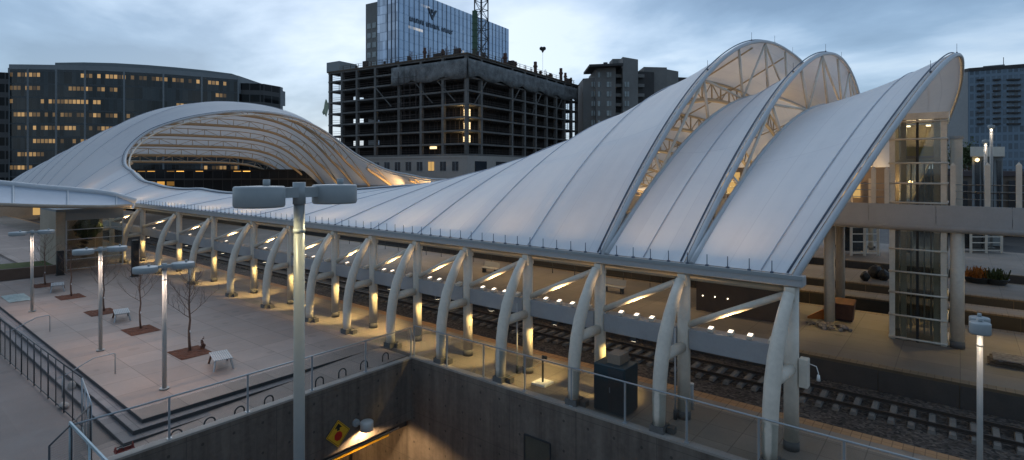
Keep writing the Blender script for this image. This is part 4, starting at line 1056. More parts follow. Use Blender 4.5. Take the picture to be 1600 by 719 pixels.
for (z0, z1) in ((.2, 5.95), (7.6, 11.9)):
    m = MB(); m.b2((ua + .02, v + .03, z0), (ub_ - .02, v + .045, z1)); m.b2((ua, v + .06, z0), (ua + .012, v + 2.8, z1)); m.b2((ub_ - .012, v + .06, z0), (ub_, v + 2.8, z1)); m.b2((ua + .02, v + 2.86, z0), (ub_ - .02, v + 2.88, z1)); m.build('glazing', M['glass_dark'], lt)
m = MB(); m.b2((ua - .1, v - .1, zt), (ub_ + .1, v + 3, zt + .35)); m.build('roof', M['steel'], lt)
m = MB(); m.b2((ua + .45, v + .5, 9.95), (ub_ - .45, v + 2.4, 10.1)); m.b2((ua + .45, v + 2.3, 10.1), (ub_ - .45, v + 2.4, 11.9)); m.build('lift_car', M['tan'], lt)
m = MB(); m.b2((ua + .5, v + .42, 10.1), (ub_ - .5, v + .46, 10.6)); m.build('car_apron', simple('yellow_green_band', (.42, .36, .03), .6), lt)
m = MB(); m.b2((ua + .35, v + .3, 9.78), (ub_ - .35, v + .42, 9.94)); m.build('car_sill', M['steel'], lt)
for s_ in (-.45, .45):
    m = MB(); m.b2(((ua + ub_) / 2 + s_ - .10, v + .6, 11.72), ((ua + ub_) / 2 + s_ + .10, v + .9, 11.78)); m.build('car_lamp', M['lens'], lt)
light('POINT', 'car_light', ((ua + ub_) / 2, v + 1.4, 11.5), 22, (1, .85, .5), lt, size=.1)
for k in range(4):
    m = MB(); m.bar((ua + .9 + .3 * k, v + 1.2, .2), (ua + .9 + .3 * k, v + 1.2, 9.7), .07); m.build('guide_rail', M['girder'] if k % 2 else M['galv'], lt)
light('POINT', 'shaft_light', ((ua + ub_) / 2 - .5, v + 2.0, 8.6), 30, (1, .62, .26), lt, size=.1)
# upper member of a second, smaller lift at the bridge end
t = thing('stair_pier', (0.15, 38.2, ZL), 'pale square pier just right of the glass lift tower, rising from the footbridge', 'pier')
m = MB(); m.b2((-.42, 38.0, ZL + .76), (.10, 38.6, 11.0)); m.build('shaft', M['steel'], t, bevel=.03)
m = MB(); m.b2((-.47, 37.95, 11.0), (.15, 38.65, 11.15)); m.build('cap', M['girder'], t)

# far pavilion with twin lamps behind the bridge
pb = thing('kiosk', at_d(1542, 300, 75), 'pale flat-roofed kiosk behind the footbridge, under the twin glowing lamps', 'kiosk')
a = at_d(1516, 300, 74); b = at_d(1570, 300, 74); c = at_d(1570, 300, 80); d = at_d(1516, 300, 80)
m = MB(); m.prism([(q.x, q.y) for q in (a, b, c, d)], 11.1, 12.4); m.build('roof', M['steel'], pb)
m = MB(); m.prism([(q.x, q.y) for q in (at_d(1519, 300, 75), at_d(1567, 300, 75), at_d(1567, 300, 79), at_d(1519, 300, 79))], -1, 11.09); m.build('body', M['roofgrey'], pb)
for k, x in enumerate((1524, 1534, 1546, 1558)):
    q0, q1 = at_d(x, 300, 74.9), at_d(x + 7, 300, 74.9); q2, q3 = at_d(x + 7, 300, 74.98), at_d(x, 300, 74.98)
    m = MB(); m.prism([(q.x, q.y) for q in (q0, q1, q2, q3)], 2.5, 10.6); m.build('window', M['windark'], pb)
q = at_d(1527, 250, 74.6); m = MB(); m.blob(q, .28, 1, 0); m.build('yellow_lamp', M['lens_far'], pb)
for (x, yt, dd_, lab) in ((1549, 196, 66, 'taller of the two glowing lamps behind the footbridge'), (1540, 219, 64, 'shorter of the two glowing lamps behind the footbridge')):
    q = at_d(x, yt, dd_); lamp((q.x, q.y, 0), q.z, .30, .32, .35, lab, 'lamps behind the footbridge', 60, .16, (1, .78, .60))
# long low platform building far right
lb = thing('platform_shelter', at_d(1580, 320, 88), 'low dark-roofed shelter building beyond the footbridge with a dark doorway', 'shelter')
m = MB(); m.prism([(q.x, q.y) for q in (at_d(1400, 0, 92), at_d(1760, 0, 84), at_d(1760, 0, 92), at_d(1400, 0, 100))], -1, 8.3); m.build('wall', simple('shelter_wall', (.20, .16, .13), .8), lb)
m = MB(); m.prism([(q.x, q.y) for q in (at_d(1396, 0, 91.4), at_d(1764, 0, 83.4), at_d(1764, 0, 92.5), at_d(1396, 0, 100.5))], 8.3, 9.1); m.build('roof', simple('shelter_roof', (.09, .07, .07), .8), lb)
for x in (1576, 1600, 1500, 1520):
    m = MB(); m.prism([(q.x, q.y) for q in (at_d(x, 0, 87.3), at_d(x + 12, 0, 87.0), at_d(x + 12, 0, 88), at_d(x, 0, 88))], 2.2, 7.6); m.build('doorway', M['windark'], lb)
# posters and glazed lifts on the far platform seen under the bridge
for (x0, x1, yt, yb, dd_, lab) in ((1517, 1565, 363, 410, 62, 'small glazed lift shaft on the far platform under the footbridge, right of the big column'), (1330, 1372, 356, 398, 60, 'white framed shelter on the far platform, left of the lift tower')):
    a = at_d(x0, yb, dd_); b = at_d(x1, yb, dd_); zt_ = at_d(x0, yt, dd_).z; zb = -.004
    t = thing('glazed_shelter', ((a.x + b.x) / 2, (a.y + b.y) / 2, 0), lab, 'shelter')
    e = (b - a); e.z = 0; nn = Vector((-e.y, e.x, 0)).normalized() * 2.2
    for q in (a, b, a + nn, b + nn, a + e * .5):
        m = MB(); m.b2((q.x - .12, q.y - .12, zb), (q.x + .12, q.y + .12, zt_)); m.build('post', M['steel'], t)
    m = MB(); m.prism([(q.x, q.y) for q in (a, b, b + nn, a + nn)], zt_, zt_ + .2); m.build('roof', M['steel'], t)
    m = MB()
    for z in (.3, zt_ * .5, zt_ * .78): m.bar((a.x, a.y, z), (b.x, b.y, z), .1)
    m.build('bar', M['steel'], t)
    m = MB(); m.quad((a.x, a.y, .3), (b.x, b.y, .3), (b.x, b.y, zt_), (a.x, a.y, zt_)); m.build('pane', M['glass_dark'], t)
    m = MB(); m.quad(*[(q.x, q.y, z) for q, z in ((a + nn, .2), (b + nn, .2), (b + nn, zt_), (a + nn, zt_))]); m.build('rear_pane', M['windark'], t)
# stair enclosure on the wide platform seen under the eave
a = at_z(1110, 478); t = thing('stair_enclosure', (a.x, a.y, 0), 'dark brown stair enclosure with three small wall lights under the canopy', 'stair enclosure')
q0, q1 = at_z(1098, 487), at_z(1216, 503)
m = MB(); m.b2((q0.x - .5, q0.y + .2, 0), (q1.x + .3, q0.y + .5, 2.5)); m.b2((q0.x - .5, q0.y + .5, 0), (q0.x - .2, q0.y + 4, 2.5)); m.build('wall', simple('brown_panel', (.09, .065, .05), .7), t)
m = MB(); m.b2((q0.x - .7, q0.y - .1, 2.5), (q1.x + .5, q0.y + 4.2, 2.68)); m.build('roof', M['girder'], t)
for x, y in ((1098, 462), (1117, 464), (1137, 467)):
    q = at_v(x, y, q0.y + .18); m = MB(); m.blob(q, .045, 1, 0); m.build('wall_light', M['lens'], t)
# lamps let into the bridge soffit make the pools on the platforms below
for (u, v) in ((-9.5, 40.6), (-4.4, 41.0), (2.2, 39.2), (6.0, 40.0), (10.5, 40.0), (-10.5, 45.2), (2.5, 44.8), (8.0, 45.2)):
    m = MB(); m.cyl((u, v, ZL + .22), (u, v, ZL + .295), .16, 14); o = m.build('soffit_lamp', M['dark'], br)
    m = MB(); m.cyl((u, v, ZL + .205), (u, v, ZL + .218), .13, 14); m.build('lens', M['lens'], o)
    light('SPOT', 'soffit_beam', (u, v, ZL + .18), 600, YEL, br, (u + .1, v - 1.2 if v < 42 else v + 4, 0), .12, R(98), .8)
# rubble, boards, bin and planters
p = at_z(1297, 512); rp = thing('rubble_pile', (p.x, p.y, 0), 'pile of broken grey rubble at the foot of the bridge columns', 'rubble')
m = MB()
for k in range(46):
    a = random.uniform(0, 2 * PI); r = random.uniform(0, 1) ** .7; m.blob((p.x + r * 1.25 * math.cos(a), p.y + r * .6 * math.sin(a) - .1, .05 + (1 - r) * .28), random.uniform(.07, .2), 1, .35, (1, 1, .7))
o = m.build('stones', M['rubble'], rp); o['kind'] = 'stuff'
p = at_z(1283, 500); m = MB(); m.add([(p.x - .75, p.y - .1, 0), (p.x + .25, p.y + .35, .0), (p.x + .25, p.y + .35, .75), (p.x - .75, p.y - .1, .12)], [(0, 1, 2, 3)])
o = m.build('timber_board', M['orange'], origin=Vector((p.x, p.y, 0))); solid(o, .06); tag(o, 'orange board leaning up beside the rubble pile', 'board')
p = at_z(1318, 500); t = thing('waste_skip', (p.x, p.y, 0), 'dark red lidded waste container beside the bridge columns', 'waste container')
m = MB(); m.add([(p.x - .5, p.y - .3, .05), (p.x + .5, p.y - .3, .05), (p.x + .5, p.y + .5, .05), (p.x - .5, p.y + .5, .05), (p.x - .62, p.y - .4, 1.05), (p.x + .62, p.y - .4, 1.05), (p.x + .62, p.y + .6, 1.25), (p.x - .62, p.y + .6, 1.25)], [(3, 2, 1, 0), (0, 1, 5, 4), (1, 2, 6, 5), (2, 3, 7, 6), (3, 0, 4, 7), (4, 5, 6, 7)]); m.build('body', M['rust'], t)
m = MB(); m.b2((p.x - .5, p.y - .25, 0), (p.x - .4, p.y + .4, .05)); m.b2((p.x + .4, p.y - .25, 0), (p.x + .5, p.y + .4, .05)); m.build('runner', M['dark'], t)
def planter(x, y, leafm, lab, r=1.0):
    p = at_z(x, y); t = thing('flower_planter', (p.x, p.y, 0), lab, 'planter', 'round planters on the far platform')
    m = MB(); m.lathe((p.x, p.y, 0), [(r * .75, 0), (r, .42), (r * 1.04, .46), (r * .94, .46), (r * .92, .38), (0, .38)], 24); m.build('bowl', M['dark'], t)
    m = MB()
    for k in range(150):
        a = random.uniform(0, 2 * PI); q = Vector((p.x + random.uniform(0, r * .85) * math.cos(a), p.y + random.uniform(0, r * .85) * math.sin(a), .4))
        h = random.uniform(.25, .95); e = q + Vector((random.uniform(-.3, .3), random.uniform(-.3, .3), h)); s_ = Vector((random.uniform(-.08, .08), random.uniform(-.08, .08), 0))
        m.add([q - s_, q + s_, e + s_ * .4, e - s_ * .4], [(0, 1, 2, 3)])
    m.build('plants', leafm, t)
planter(1528, 441, M['orangeleaf'], 'round planter of orange flowering plants on the far platform', 1.0)
planter(1556, 444, M['leaf'], 'round planter of dull green plants beside the orange one', .85)
p = at_z(1590, 572); t = thing('pallet_stack', (p.x, p.y, 0), 'stack of weathered planks lying on the wide platform at the right edge', 'planks')
for k in range(3):
    m = MB()
    for j in range(6): m.box((p.x + .1 * k, p.y - .6 + .24 * j, .07 + .13 * k), (2.2, .18, .05), random.uniform(-.03, .03))
    for j in range(3): m.b2((p.x - .9 + .8 * j + .1 * k, p.y - .7, .0 + .13 * k), (p.x - .75 + .8 * j + .1 * k, p.y + .7, .044 + .13 * k))
    m.build('plank_layer', M['rubble'] if k == 2 else M['timber'], t)
# black sacks and equipment on the platform by the shelter
for k, (x, y, s_, lab) in enumerate(((1352, 431, .42, 'black sack slumped on the far platform, left of the lift tower'), (1368, 427, .6, 'tall black sack of the pair left of the lift tower'), (1381, 430, .5, 'black sack closest to the lift tower'))):
    p = at_z(x, y + 8); m = MB(); m.blob((p.x, p.y, s_ * .85), s_, 2, .12, (.9, .9, 1.0)); m.blob((p.x, p.y, s_ * 1.75), s_ * .22, 1, .2)
    tag(m.build('refuse_sack', M['black'], origin=Vector((p.x, p.y, 0))), lab, 'sack', 'black sacks on the far platform')

# ------------------------------------------------------------------ background buildings
def wall_uv(m, a, b, z0, z1, bulge=0, n=1):
    a, b = Vector((a[0], a[1], 0)), Vector((b[0], b[1], 0)); L = (b - a).length; t = (b - a).normalized(); nr = Vector((t.y, -t.x, 0))
    P = [a.lerp(b, i / n) + nr * bulge * math.sin(PI * i / n) for i in range(n + 1)]; s_ = 0
    for i in range(n):
        l = (P[i + 1] - P[i]).length
        m.quad((P[i].x, P[i].y, z0), (P[i + 1].x, P[i + 1].y, z0), (P[i + 1].x, P[i + 1].y, z1), (P[i].x, P[i].y, z1), ((s_, z0), (s_ + l, z0), (s_ + l, z1), (s_, z1))); s_ += l
    return P
def zat(y, d): return H + (HY - y) / F * d
# dark office block, left
ob = thing('office_block', at_d(220, 200, 160), 'wide curved dark glass office block with rows of lit windows', 'office block')
a, b = at_d(14, 0, 150), at_d(372, 0, 168)
m = MB(); PF = wall_uv(m, a, b, -1, zat(108, 150), 5.0, 24); back = [p + Vector((-sa, ca, 0)) * 35 for p in PF]
m.build('curtain_wall', M['cw_dark'], ob)
m = MB(); m.prism([(p.x, p.y) for p in PF] + [(p.x, p.y) for p in back[::-1]], zat(108, 150), zat(108, 150) + 1.3); m.build('parapet', M['roofgrey'], ob)
m = MB(); m.prism([(p.x - sa * .3, p.y + ca * .3) for p in PF] + [(p.x, p.y) for p in back[::-1]], zat(108, 150) - 4, zat(108, 150) - .01); m.build('roof', M['roofgrey'], ob)
for i in (0, 2, 5, 8, 12, 16, 20, 24):
    p = PF[i]; m = MB(); m.b2((p.x - .2, p.y - .2, -1), (p.x + .2, p.y + .2, zat(108, 150) + .3)); m.build('fin', M['roofgrey'], ob)
pa, pb_ = at_d(86, 0, 158), at_d(362, 0, 176)
m = MB(); fr = [at_d(x, 0, d) for x, d in ((86, 158), (130, 157.5), (180, 158.6), (230, 161.5), (275, 165.2), (320, 170), (362, 176))]; P = [(q.x, q.y) for q in fr + [fr[-1] + FWD * 14, fr[0] + FWD * 14]]; m.prism(P, 30, zat(98, 158)); o_ = m.build('penthouse', simple('penthouse_panel', (.16, .18, .185), .6, var=.1, scale=.1), ob)
for x in (180, 188, 213, 221):
    q = at_d(x, 0, 170); m = MB(); m.cyl((q.x, q.y, zat(98, 158) - 1), (q.x, q.y, zat(98, 158) + (1.6 if x < 200 else .6)), .28, 8); m.build('roof_vent', M['dark'], ob)
a2, b2 = at_d(-60, 0, 146), at_d(13, 0, 149.5)
wing = thing('office_wing', a2, 'grey banded office wing at the far left edge', 'office block')
m = MB(); wall_uv(m, a2, b2, -1, zat(112, 148)); m.build('wall', M['cw_stone'], wing)
m = MB(); m.prism([(q.x, q.y) for q in (a2 + Vector((-sa, ca, 0)) * .2, b2 + Vector((-sa, ca, 0)) * .2, b2 + Vector((-sa, ca, 0)) * 20, a2 + Vector((-sa, ca, 0)) * 20)], -1, zat(112, 148) - .02); m.build('core', M['roofgrey'], wing)
a3, b3, c3_ = at_d(373, 0, 169.5), at_d(412, 0, 171), at_d(438, 0, 177)
wing2 = thing('office_wing', a3, 'stone-faced office wing with a chamfered corner, right end of the dark glass block', 'office block')
m = MB(); wall_uv(m, a3, b3, -1, zat(131, 171)); wall_uv(m, b3, c3_, -1, zat(131, 171)); m.build('wall', M['cw_stone'], wing2)
m = MB(); m.prism([(q.x, q.y) for q in (a3 + Vector((-sa, ca, 0)) * .2, b3 + Vector((-sa, ca, 0)) * .2, c3_ + Vector((-sa, ca, 0)) * .2, c3_ + Vector((-sa, ca, 0)) * 2, a3 + Vector((-sa, ca, 0)) * 2)], -1, zat(131, 171) - .02); m.build('core', M['roofgrey'], wing2)
# lit shop row beyond the far eave
sh = thing('shop_row', at_d(330, 280, 128), 'low dark row of shopfronts with amber lights, seen through the roof opening', 'shops')
a, b = at_d(150, 0, 132), at_d(520, 0, 138)
m = MB(); wall_uv(m, a, b, -1, 9.0); m.build('shopfront', M['cw_shop'], sh)
m = MB(); m.prism([(q.x, q.y) for q in (a + Vector((-sa, ca, 0)) * .2, b + Vector((-sa, ca, 0)) * .2, b + Vector((-sa, ca, 0)) * 8, a + Vector((-sa, ca, 0)) * 8)], -1, 9.4); m.build('core', M['rawdark'], sh)

# construction frame building: local axes e1 (left face), e2 (right face)
Cc = at_d(730, 0, 130); Cc.z = 0
RT, FW = Vector((ca, sa, 0)), Vector((-sa, ca, 0))
e1 = RT * -math.sin(R(57.6)) + FW * math.cos(R(57.6)); e2 = RT * math.sin(R(32.4)) + FW * math.cos(R(32.4))
L1, L2 = 49.0, 60.0
cb = thing('unfinished_building', Cc, 'dark unfinished concrete frame building with grey tarps and bare floors', 'building site')
def lp(s1, s2, z): return Cc + e1 * s1 + e2 * s2 + Vector((0, 0, z))
rzc = math.atan2(e1.y, e1.x)
def lbox(m, s1a, s1b, s2a, s2b, z0, z1):
    P = [lp(s1a, s2a, 0), lp(s1b, s2a, 0), lp(s1b, s2b, 0), lp(s1a, s2b, 0)]; m.prism([(q.x, q.y) for q in P], z0, z1)
FZ = [zat(y, 130) for y in (240, 223, 202, 181, 160, 139, 118, 100, 84)]
for i, z in enumerate(FZ):
    m = MB(); lbox(m, 0 if i < 8 else 0, L1, 0, L2, z - .42, z); m.build('floor_slab', M['raw'], cb)
m = MB(); lbox(m, -.25, L1 + .3, -.25, L2 + .3, FZ[-1] + .002, FZ[-1] + .3); m.build('roof_formwork', M['timber'], cb)
c1 = [0.5, 7.5, 14.5, 22.0, 30.5, 37.5, 43.5, 48.5]; c2 = [0.5, 6.0, 20.0, 26.5, 32.5, 39, 45.0, 50.5, 55.5, 59.5]
for s in c1: 
    m = MB(); lbox(m, s - .35, s + .35, .02, .9, FZ[0] - 1, FZ[-1] - .42); m.build('column', M['raw'], cb)
for s in c2[1:]:
    m = MB(); lbox(m, .02, .9, s - .38, s + .38, FZ[0] - 1, FZ[-1] - .42); m.build('column', M['raw'], cb)
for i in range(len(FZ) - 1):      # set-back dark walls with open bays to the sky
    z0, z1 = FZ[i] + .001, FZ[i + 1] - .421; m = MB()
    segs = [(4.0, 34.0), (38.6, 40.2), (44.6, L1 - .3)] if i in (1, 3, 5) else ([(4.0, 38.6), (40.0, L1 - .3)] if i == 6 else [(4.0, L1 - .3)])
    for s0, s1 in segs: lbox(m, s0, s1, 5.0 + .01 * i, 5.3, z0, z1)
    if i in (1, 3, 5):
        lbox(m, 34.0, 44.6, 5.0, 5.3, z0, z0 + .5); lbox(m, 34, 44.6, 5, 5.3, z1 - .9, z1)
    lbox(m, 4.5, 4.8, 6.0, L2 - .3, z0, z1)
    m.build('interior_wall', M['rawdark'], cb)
    m = MB()                       # studs and props at the edges
    s = 2.0
    while s < L1 - 1:
        if random.random() < .8 and not (34 < s < 44.6): lbox(m, s, s + .12, 3.0, 3.12, z0, z1)
        s += random.uniform(.7, 1.8)
    s = 2.0
    while s < L2 - 1:
        if random.random() < .85: lbox(m, 2.6, 2.72, s, s + .12, z0, z1)
        s += random.uniform(.7, 1.8)
    m.build('shoring_prop', M['prop'], cb, kind='stuff')
    m = MB()                       # edge protection rails
    for zz in (.5, 1.05):
        lbox(m, .8, L1, .12, .18, z0 + zz, z0 + zz + .07); lbox(m, .12, .18, .8, L2, z0 + zz, z0 + zz + .07)
    m.build('edge_rail', M['prop'], cb)
# tarps hung at the top, with folds
def tarp(axis, s0, s1, ztop, zbot, seed):
    rnd = random.Random(seed); n = 70; m = MB(); vs = []
    for k in range(5):
        for i in range(n + 1):
            s = s0 + (s1 - s0) * i / n; off = -.40 - .10 * abs(math.sin(s * 1.3 + seed)) * (k / 4) - .06 * math.sin(s * .37) - rnd.uniform(0, .10)
            z = ztop + (zbot - ztop) * k / 4 - (.9 * abs(math.sin(s * .31 + seed)) if k == 4 else 0)
            vs.append(lp(s, off, z) if axis == 1 else lp(off, s, z))
    m.add(vs, [(k * (n + 1) + i, k * (n + 1) + i + 1, (k + 1) * (n + 1) + i + 1, (k + 1) * (n + 1) + i) for k in range(4) for i in range(n)], True)
    solid(m.build('tarp', M['tarp'], cb), .04)
tarp(1, -.2, 24, FZ[7] + 1.3, FZ[6] + .2, 1); tarp(2, -.2, 59, FZ[7] + 1.3, FZ[6] + .4, 2)
m = MB()      # slanting outrigger struts under the tarps
for s in (9, 16, 30): m.bar(lp(s, -.2, FZ[6] - .5), lp(s - 5, .5, FZ[4] + .6), .22)
for s in (3.5, 19, 31, 44): m.bar(lp(-.2, s + 4, FZ[6] - .5), lp(.5, s, FZ[4]), .22)
m.build('outrigger', M['raw'], cb)
m = MB(); lbox(m, 44, L1 + .3, -.3, 6, FZ[-1] + .31, FZ[-1] + 2.9); m.build('formwork_box', M['roofgrey'], cb)
m = MB()
for s in range(4, 44, 3): lbox(m, s, s + .12, .2, .32, FZ[-1] + .3, FZ[-1] + 1.5)
for s in range(3, 58, 3): lbox(m, .2, .32, s, s + .12, FZ[-1] + .3, FZ[-1] + 1.5)
for zz in (.9, 1.45): lbox(m, 3, 44, .22, .28, FZ[-1] + zz, FZ[-1] + zz + .07); lbox(m, .22, .28, 3, 58, FZ[-1] + zz, FZ[-1] + zz + .07)
m.build('roof_rail', M['timber'], cb)
for s1, s2, h_, w_ in ((3, 1, 1.6, .6), (9, 2, 2.2, .5), (14, 1, 3.0, .5), (20, 2, 1.5, .6), (1, 18, 3.2, .7), (1, 23, 1.8, .7), (1, 34, 3.6, .7), (1, 37, 1.4, .6), (1, 43, 1.6, .6), (1, 50, 4.2, .7), (1, 53, 3.2, .6), (1, 57, 2.2, .5)):
    m = MB(); lbox(m, s1, s1 + w_, s2, s2 + w_, FZ[-1] + .3, FZ[-1] + .3 + h_); lbox(m, s1 - .12, s1 + w_ + .12, s2 - .12, s2 + w_ + .12, FZ[-1] + .3 + h_ * .55, FZ[-1] + .36 + h_ * .68); m.build('column_form', M['rust'], cb)
rnd_t = random.Random(21)      # ragged clutter along the top: rebar, stacked forms, scaffold frames
for k in range(34):
    s1, s2 = (rnd_t.uniform(2, 44), rnd_t.uniform(.6, 2.5)) if k % 2 else (rnd_t.uniform(.6, 2.5), rnd_t.uniform(3, 57))
    h_, w_ = rnd_t.uniform(.6, 1.9), rnd_t.uniform(.3, 1.6); m = MB()
    if k % 3: lbox(m, s1, s1 + w_, s2, s2 + w_ * .6, FZ[-1] + .31, FZ[-1] + .31 + h_)
    else:
        for q in (0, .25, .5, .75): lbox(m, s1 + q, s1 + q + .07, s2, s2 + .07, FZ[-1] + .31, FZ[-1] + .31 + h_ + rnd_t.uniform(.2, 1))
    m.build('site_clutter', M['prop'] if k % 3 else M['rust'], cb)
for i in range(4):      # scaffold bays climbing the corner
    for s1 in (15.2, 17.2, 19.2, 21.2):
        m = MB(); lbox(m, s1, s1 + .10, -.9, -.8, FZ[3 + i], FZ[4 + i]); lbox(m, s1, s1 + 2, -.9, -.83, FZ[3 + i] + 1, FZ[3 + i] + 1.08); m.build('scaffold_frame', M['prop'], cb)
for i in (1, 2, 3):      # work lights in the corner stair
    m = MB(); lbox(m, 3.2, 3.9, 3.6, 3.8, FZ[i] + .5, FZ[i] + 1.5 + .2 * i); lbox(m, 1.9, 2.3, 3.6, 3.8, FZ[i] + .3, FZ[i] + 2.0); m.build('work_light', M['worklight'], cb)
    q = lp(2.6, 2.2, FZ[i] + 1.6); light('POINT', 'work_light_beam', q, 160, (1, .70, .32), cb, size=.3)
m = MB(); lbox(m, 11.2, 13.2, 2, 2.3, FZ[0] + 1.4, FZ[0] + 2.0); m.build('work_light', M['worklight'], cb)
q = lp(L1 + 1.5, 0, FZ[4] + 1); m = MB()
vs = []
for k in range(5):
    for i in range(6): vs.append(lp(L1 - .1 + .36 * i, .5 - .3 * k, FZ[4] + 2.4 - .8 * k + .38 * i * (1 if k < 2 else .5) + .25 * math.sin(2 * i + k)))
m.add(vs, [(k * 6 + i, k * 6 + i + 1, (k + 1) * 6 + i + 1, (k + 1) * 6 + i) for k in range(4) for i in range(5)], True); solid(m.build('loose_net', simple('green_net', (.30, .34, .24), .8), cb), .05)
# pale podium with punched windows
zp = FZ[0] - .45
m = MB(); lbox(m, 0, L1, 0, .5, zp - 9, zp); lbox(m, 0, .5, .5, L2 - 1, zp - 9, zp); m.build('podium', M['podium'], cb)
m = MB(); lbox(m, -.15, L1, -.15, -.001, zp - .5, zp - .1); m.build('podium_cornice', M['podium'], cb)
k = 0
for row in (0, 1):
    for i in range(12):
        s = 2.6 + 3.75 * i; z0 = zp - 3.6 - 4.1 * row
        m = MB(); lbox(m, s, s + 1.9, -.02, -.005, z0, z0 + 2.2); o = m.build('window', M['litwin'] if (row == 0 and i == 2) else M['windark'], cb)
        m = MB(); lbox(m, s - .05, s + 1.95, -.07, -.022, z0 - .14, z0 - .01); lbox(m, s + .9, s + 1.0, -.04, -.022, z0, z0 + 2.2); m.build('window_frame', M['roofgrey'], o)
for i in range(6):
    s = 3 + 9 * i; z0 = zp - 3.9; m = MB(); lbox(m, -.02, -.005, s, s + 5, z0, z0 + 2.6); m.build('window', M['windark'], cb)

# blue glass tower behind
T0 = at_d(621, 0, 220); T0.z = 0
f1 = RT * -math.sin(R(57.6)) + FW * math.cos(R(57.6)); f2 = RT * math.sin(R(32.4)) + FW * math.cos(R(32.4))
gt = thing('glass_tower', T0, 'tall blue glass office tower behind the unfinished building, dark emblem near its top', 'office tower')
zt = 82.6
q1 = T0 + f2 * 81.8; q0 = T0 + f1 * 11.2; q00 = T0 + f1 * 18.1
m = MB(); wall_uv(m, T0, q1, -1, zt); m.build('curtain_wall', M['cw_blue'], gt)
m = MB(); wall_uv(m, q0, T0, -1, zt); m.build('curtain_wall', M['cw_pale'], gt)
m = MB(); P = [T0 + f2 * .2 + f1 * .2, q1 + f1 * .2 - f2 * .05, q1 + f1 * 18, q0 + f2 * 18, q0 + f2 * .2]; m.prism([(p.x, p.y) for p in P], -1, zt - .05); m.build('core', M['roofgrey'], gt)
for i in range(0, 27):
    p = T0 + f2 * (3.0 * i + .7) - f1 * .12; m = MB(); m.b2((p.x - .06, p.y - .06, 20), (p.x + .06, p.y + .06, zt)); m.build('fin', simple('blue_fin', (.04, .065, .10), .4) if i == 0 else bpy.data.materials['blue_fin'], gt)
for s_ in (1.2, 3.2, 5.6):
    p = T0 + f1 * s_ - f2 * .1; m = MB(); m.b2((p.x - .12, p.y - .12, 20), (p.x + .12, p.y + .12, zt)); m.build('fin', bpy.data.materials['blue_fin'], gt)
# concrete side bay with stacked windows
m = MB(); P = [q0 + f2 * .15, q00 + f2 * .15, q00 + f2 * 16, q0 + f2 * 16]; zc = zat(7, 230)
m.prism([(p.x, p.y) for p in P], -1, zc); m.build('side_bay', M['aptstone'], gt)
for i in range(5):
    for j in range(2):
        z = zc - 10.5 - 4.0 * i; a = q0.lerp(q00, .12 + .44 * j); b = q0.lerp(q00, .12 + .44 * j + .30)
        m = MB(); m.prism([(p.x, p.y) for p in (a, b, b + f2 * .1, a + f2 * .1)], z, z + 2.2); m.build('window', M['winpale'], gt)
# dark emblem: winged mark over a line of strokes, high on the long face
def face(s, z, off=.35): p = T0 + f2 * s - f1 * off; return Vector((p.x, p.y, z))
em = MB()
zc_ = zat(16, 231)
def poly(pts):
    n = len(pts); em.add([face(*p) for p in pts] + [face(p[0], p[1], .2) for p in pts], [tuple(range(n)), tuple(range(n, 2 * n))[::-1]] + [(i, (i + 1) % n, n + (i + 1) % n, n + i) for i in range(n)])
sc0 = 21.0
poly([(sc0 - 4.2, zc_ + 3.2), (sc0 - 2.6, zc_ + 3.2), (sc0, zc_ - 1.0), (sc0, zc_ - 3.4)])
poly([(sc0 + 4.2, zc_ + 3.2), (sc0, zc_ - 3.4), (sc0, zc_ - 1.0), (sc0 + 2.6, zc_ + 3.2)])
poly([(sc0 - 1.3, zc_ + 3.0), (sc0 + 1.3, zc_ + 3.0), (sc0, zc_ + .6)])
em.v = [tuple(face(sc0, zc_, 0) + (Vector(v) - face(sc0, zc_, 0)) * .72) for v in em.v]; em.build('emblem', M['signdark'], gt)
em = MB()
for i in range(22):
    s = 7.0 + 1.28 * i; z = zc_ - 5.8
    if i % 8 != 7:
        poly([(s, z), (s + .35, z), (s + .35, z + 1.7), (s, z + 1.7)])
        if i % 3 != 1: poly([(s + .36, z + (1.35 if i % 2 else 0)), (s + .95, z + (1.35 if i % 2 else 0)), (s + .95, z + (1.7 if i % 2 else .35)), (s + .36, z + (1.7 if i % 2 else .35))])
em.build('lettering', M['signdark'], gt)
# crane mast and hoist tower
cm = thing('crane_mast', lp(14, 20, FZ[-1]), 'lattice tower crane mast rising from the unfinished building', 'crane')
cc = at_d(752, 0, 150); m = MB(); w_ = .95; zb, zt_ = FZ[-1] + .31, zat(-60, 150)
P4 = [(cc.x + sx * w_ * 1.35, cc.y + sy * w_ * 1.35) for sx, sy in ((-1, -1), (1, -1), (1, 1), (-1, 1))]
for x, y in P4: m.bar((x, y, zb), (x, y, zt_), .24)
z = zb; k = 0
while z < zt_ - 2.6:
    for i in range(4):
        a, b = P4[i], P4[(i + 1) % 4]; m.bar((*a, z), (*b, z), .14)
        if (k + i) % 2: m.bar((*a, z), (*b, z + 2.6), .12)
        else: m.bar((*b, z), (*a, z + 2.6), .12)
    z += 2.6; k += 1
m.build('mast', M['dark'], cm)
hc = at_d(742, 0, 146); m = MB(); m.b2((hc.x - .5, hc.y - .5, FZ[-1] + .31), (hc.x + .5, hc.y + .5, zat(17, 146)))
for k in range(8): m.b2((hc.x - .6, hc.y - .6, FZ[-1] + 1 + 1.7 * k), (hc.x + .6, hc.y + .6, FZ[-1] + 1.2 + 1.7 * k))
tag(m.build('hoist_tower', M['greenpost'], origin=Vector((hc.x, hc.y, FZ[-1]))), 'slim green hoist tower standing against the crane mast', 'hoist')
bq = at_d(848, 76, 150); bl = thing('site_balloon', bq, 'small dark heart-shaped balloon on a string above the unfinished building', 'balloon')
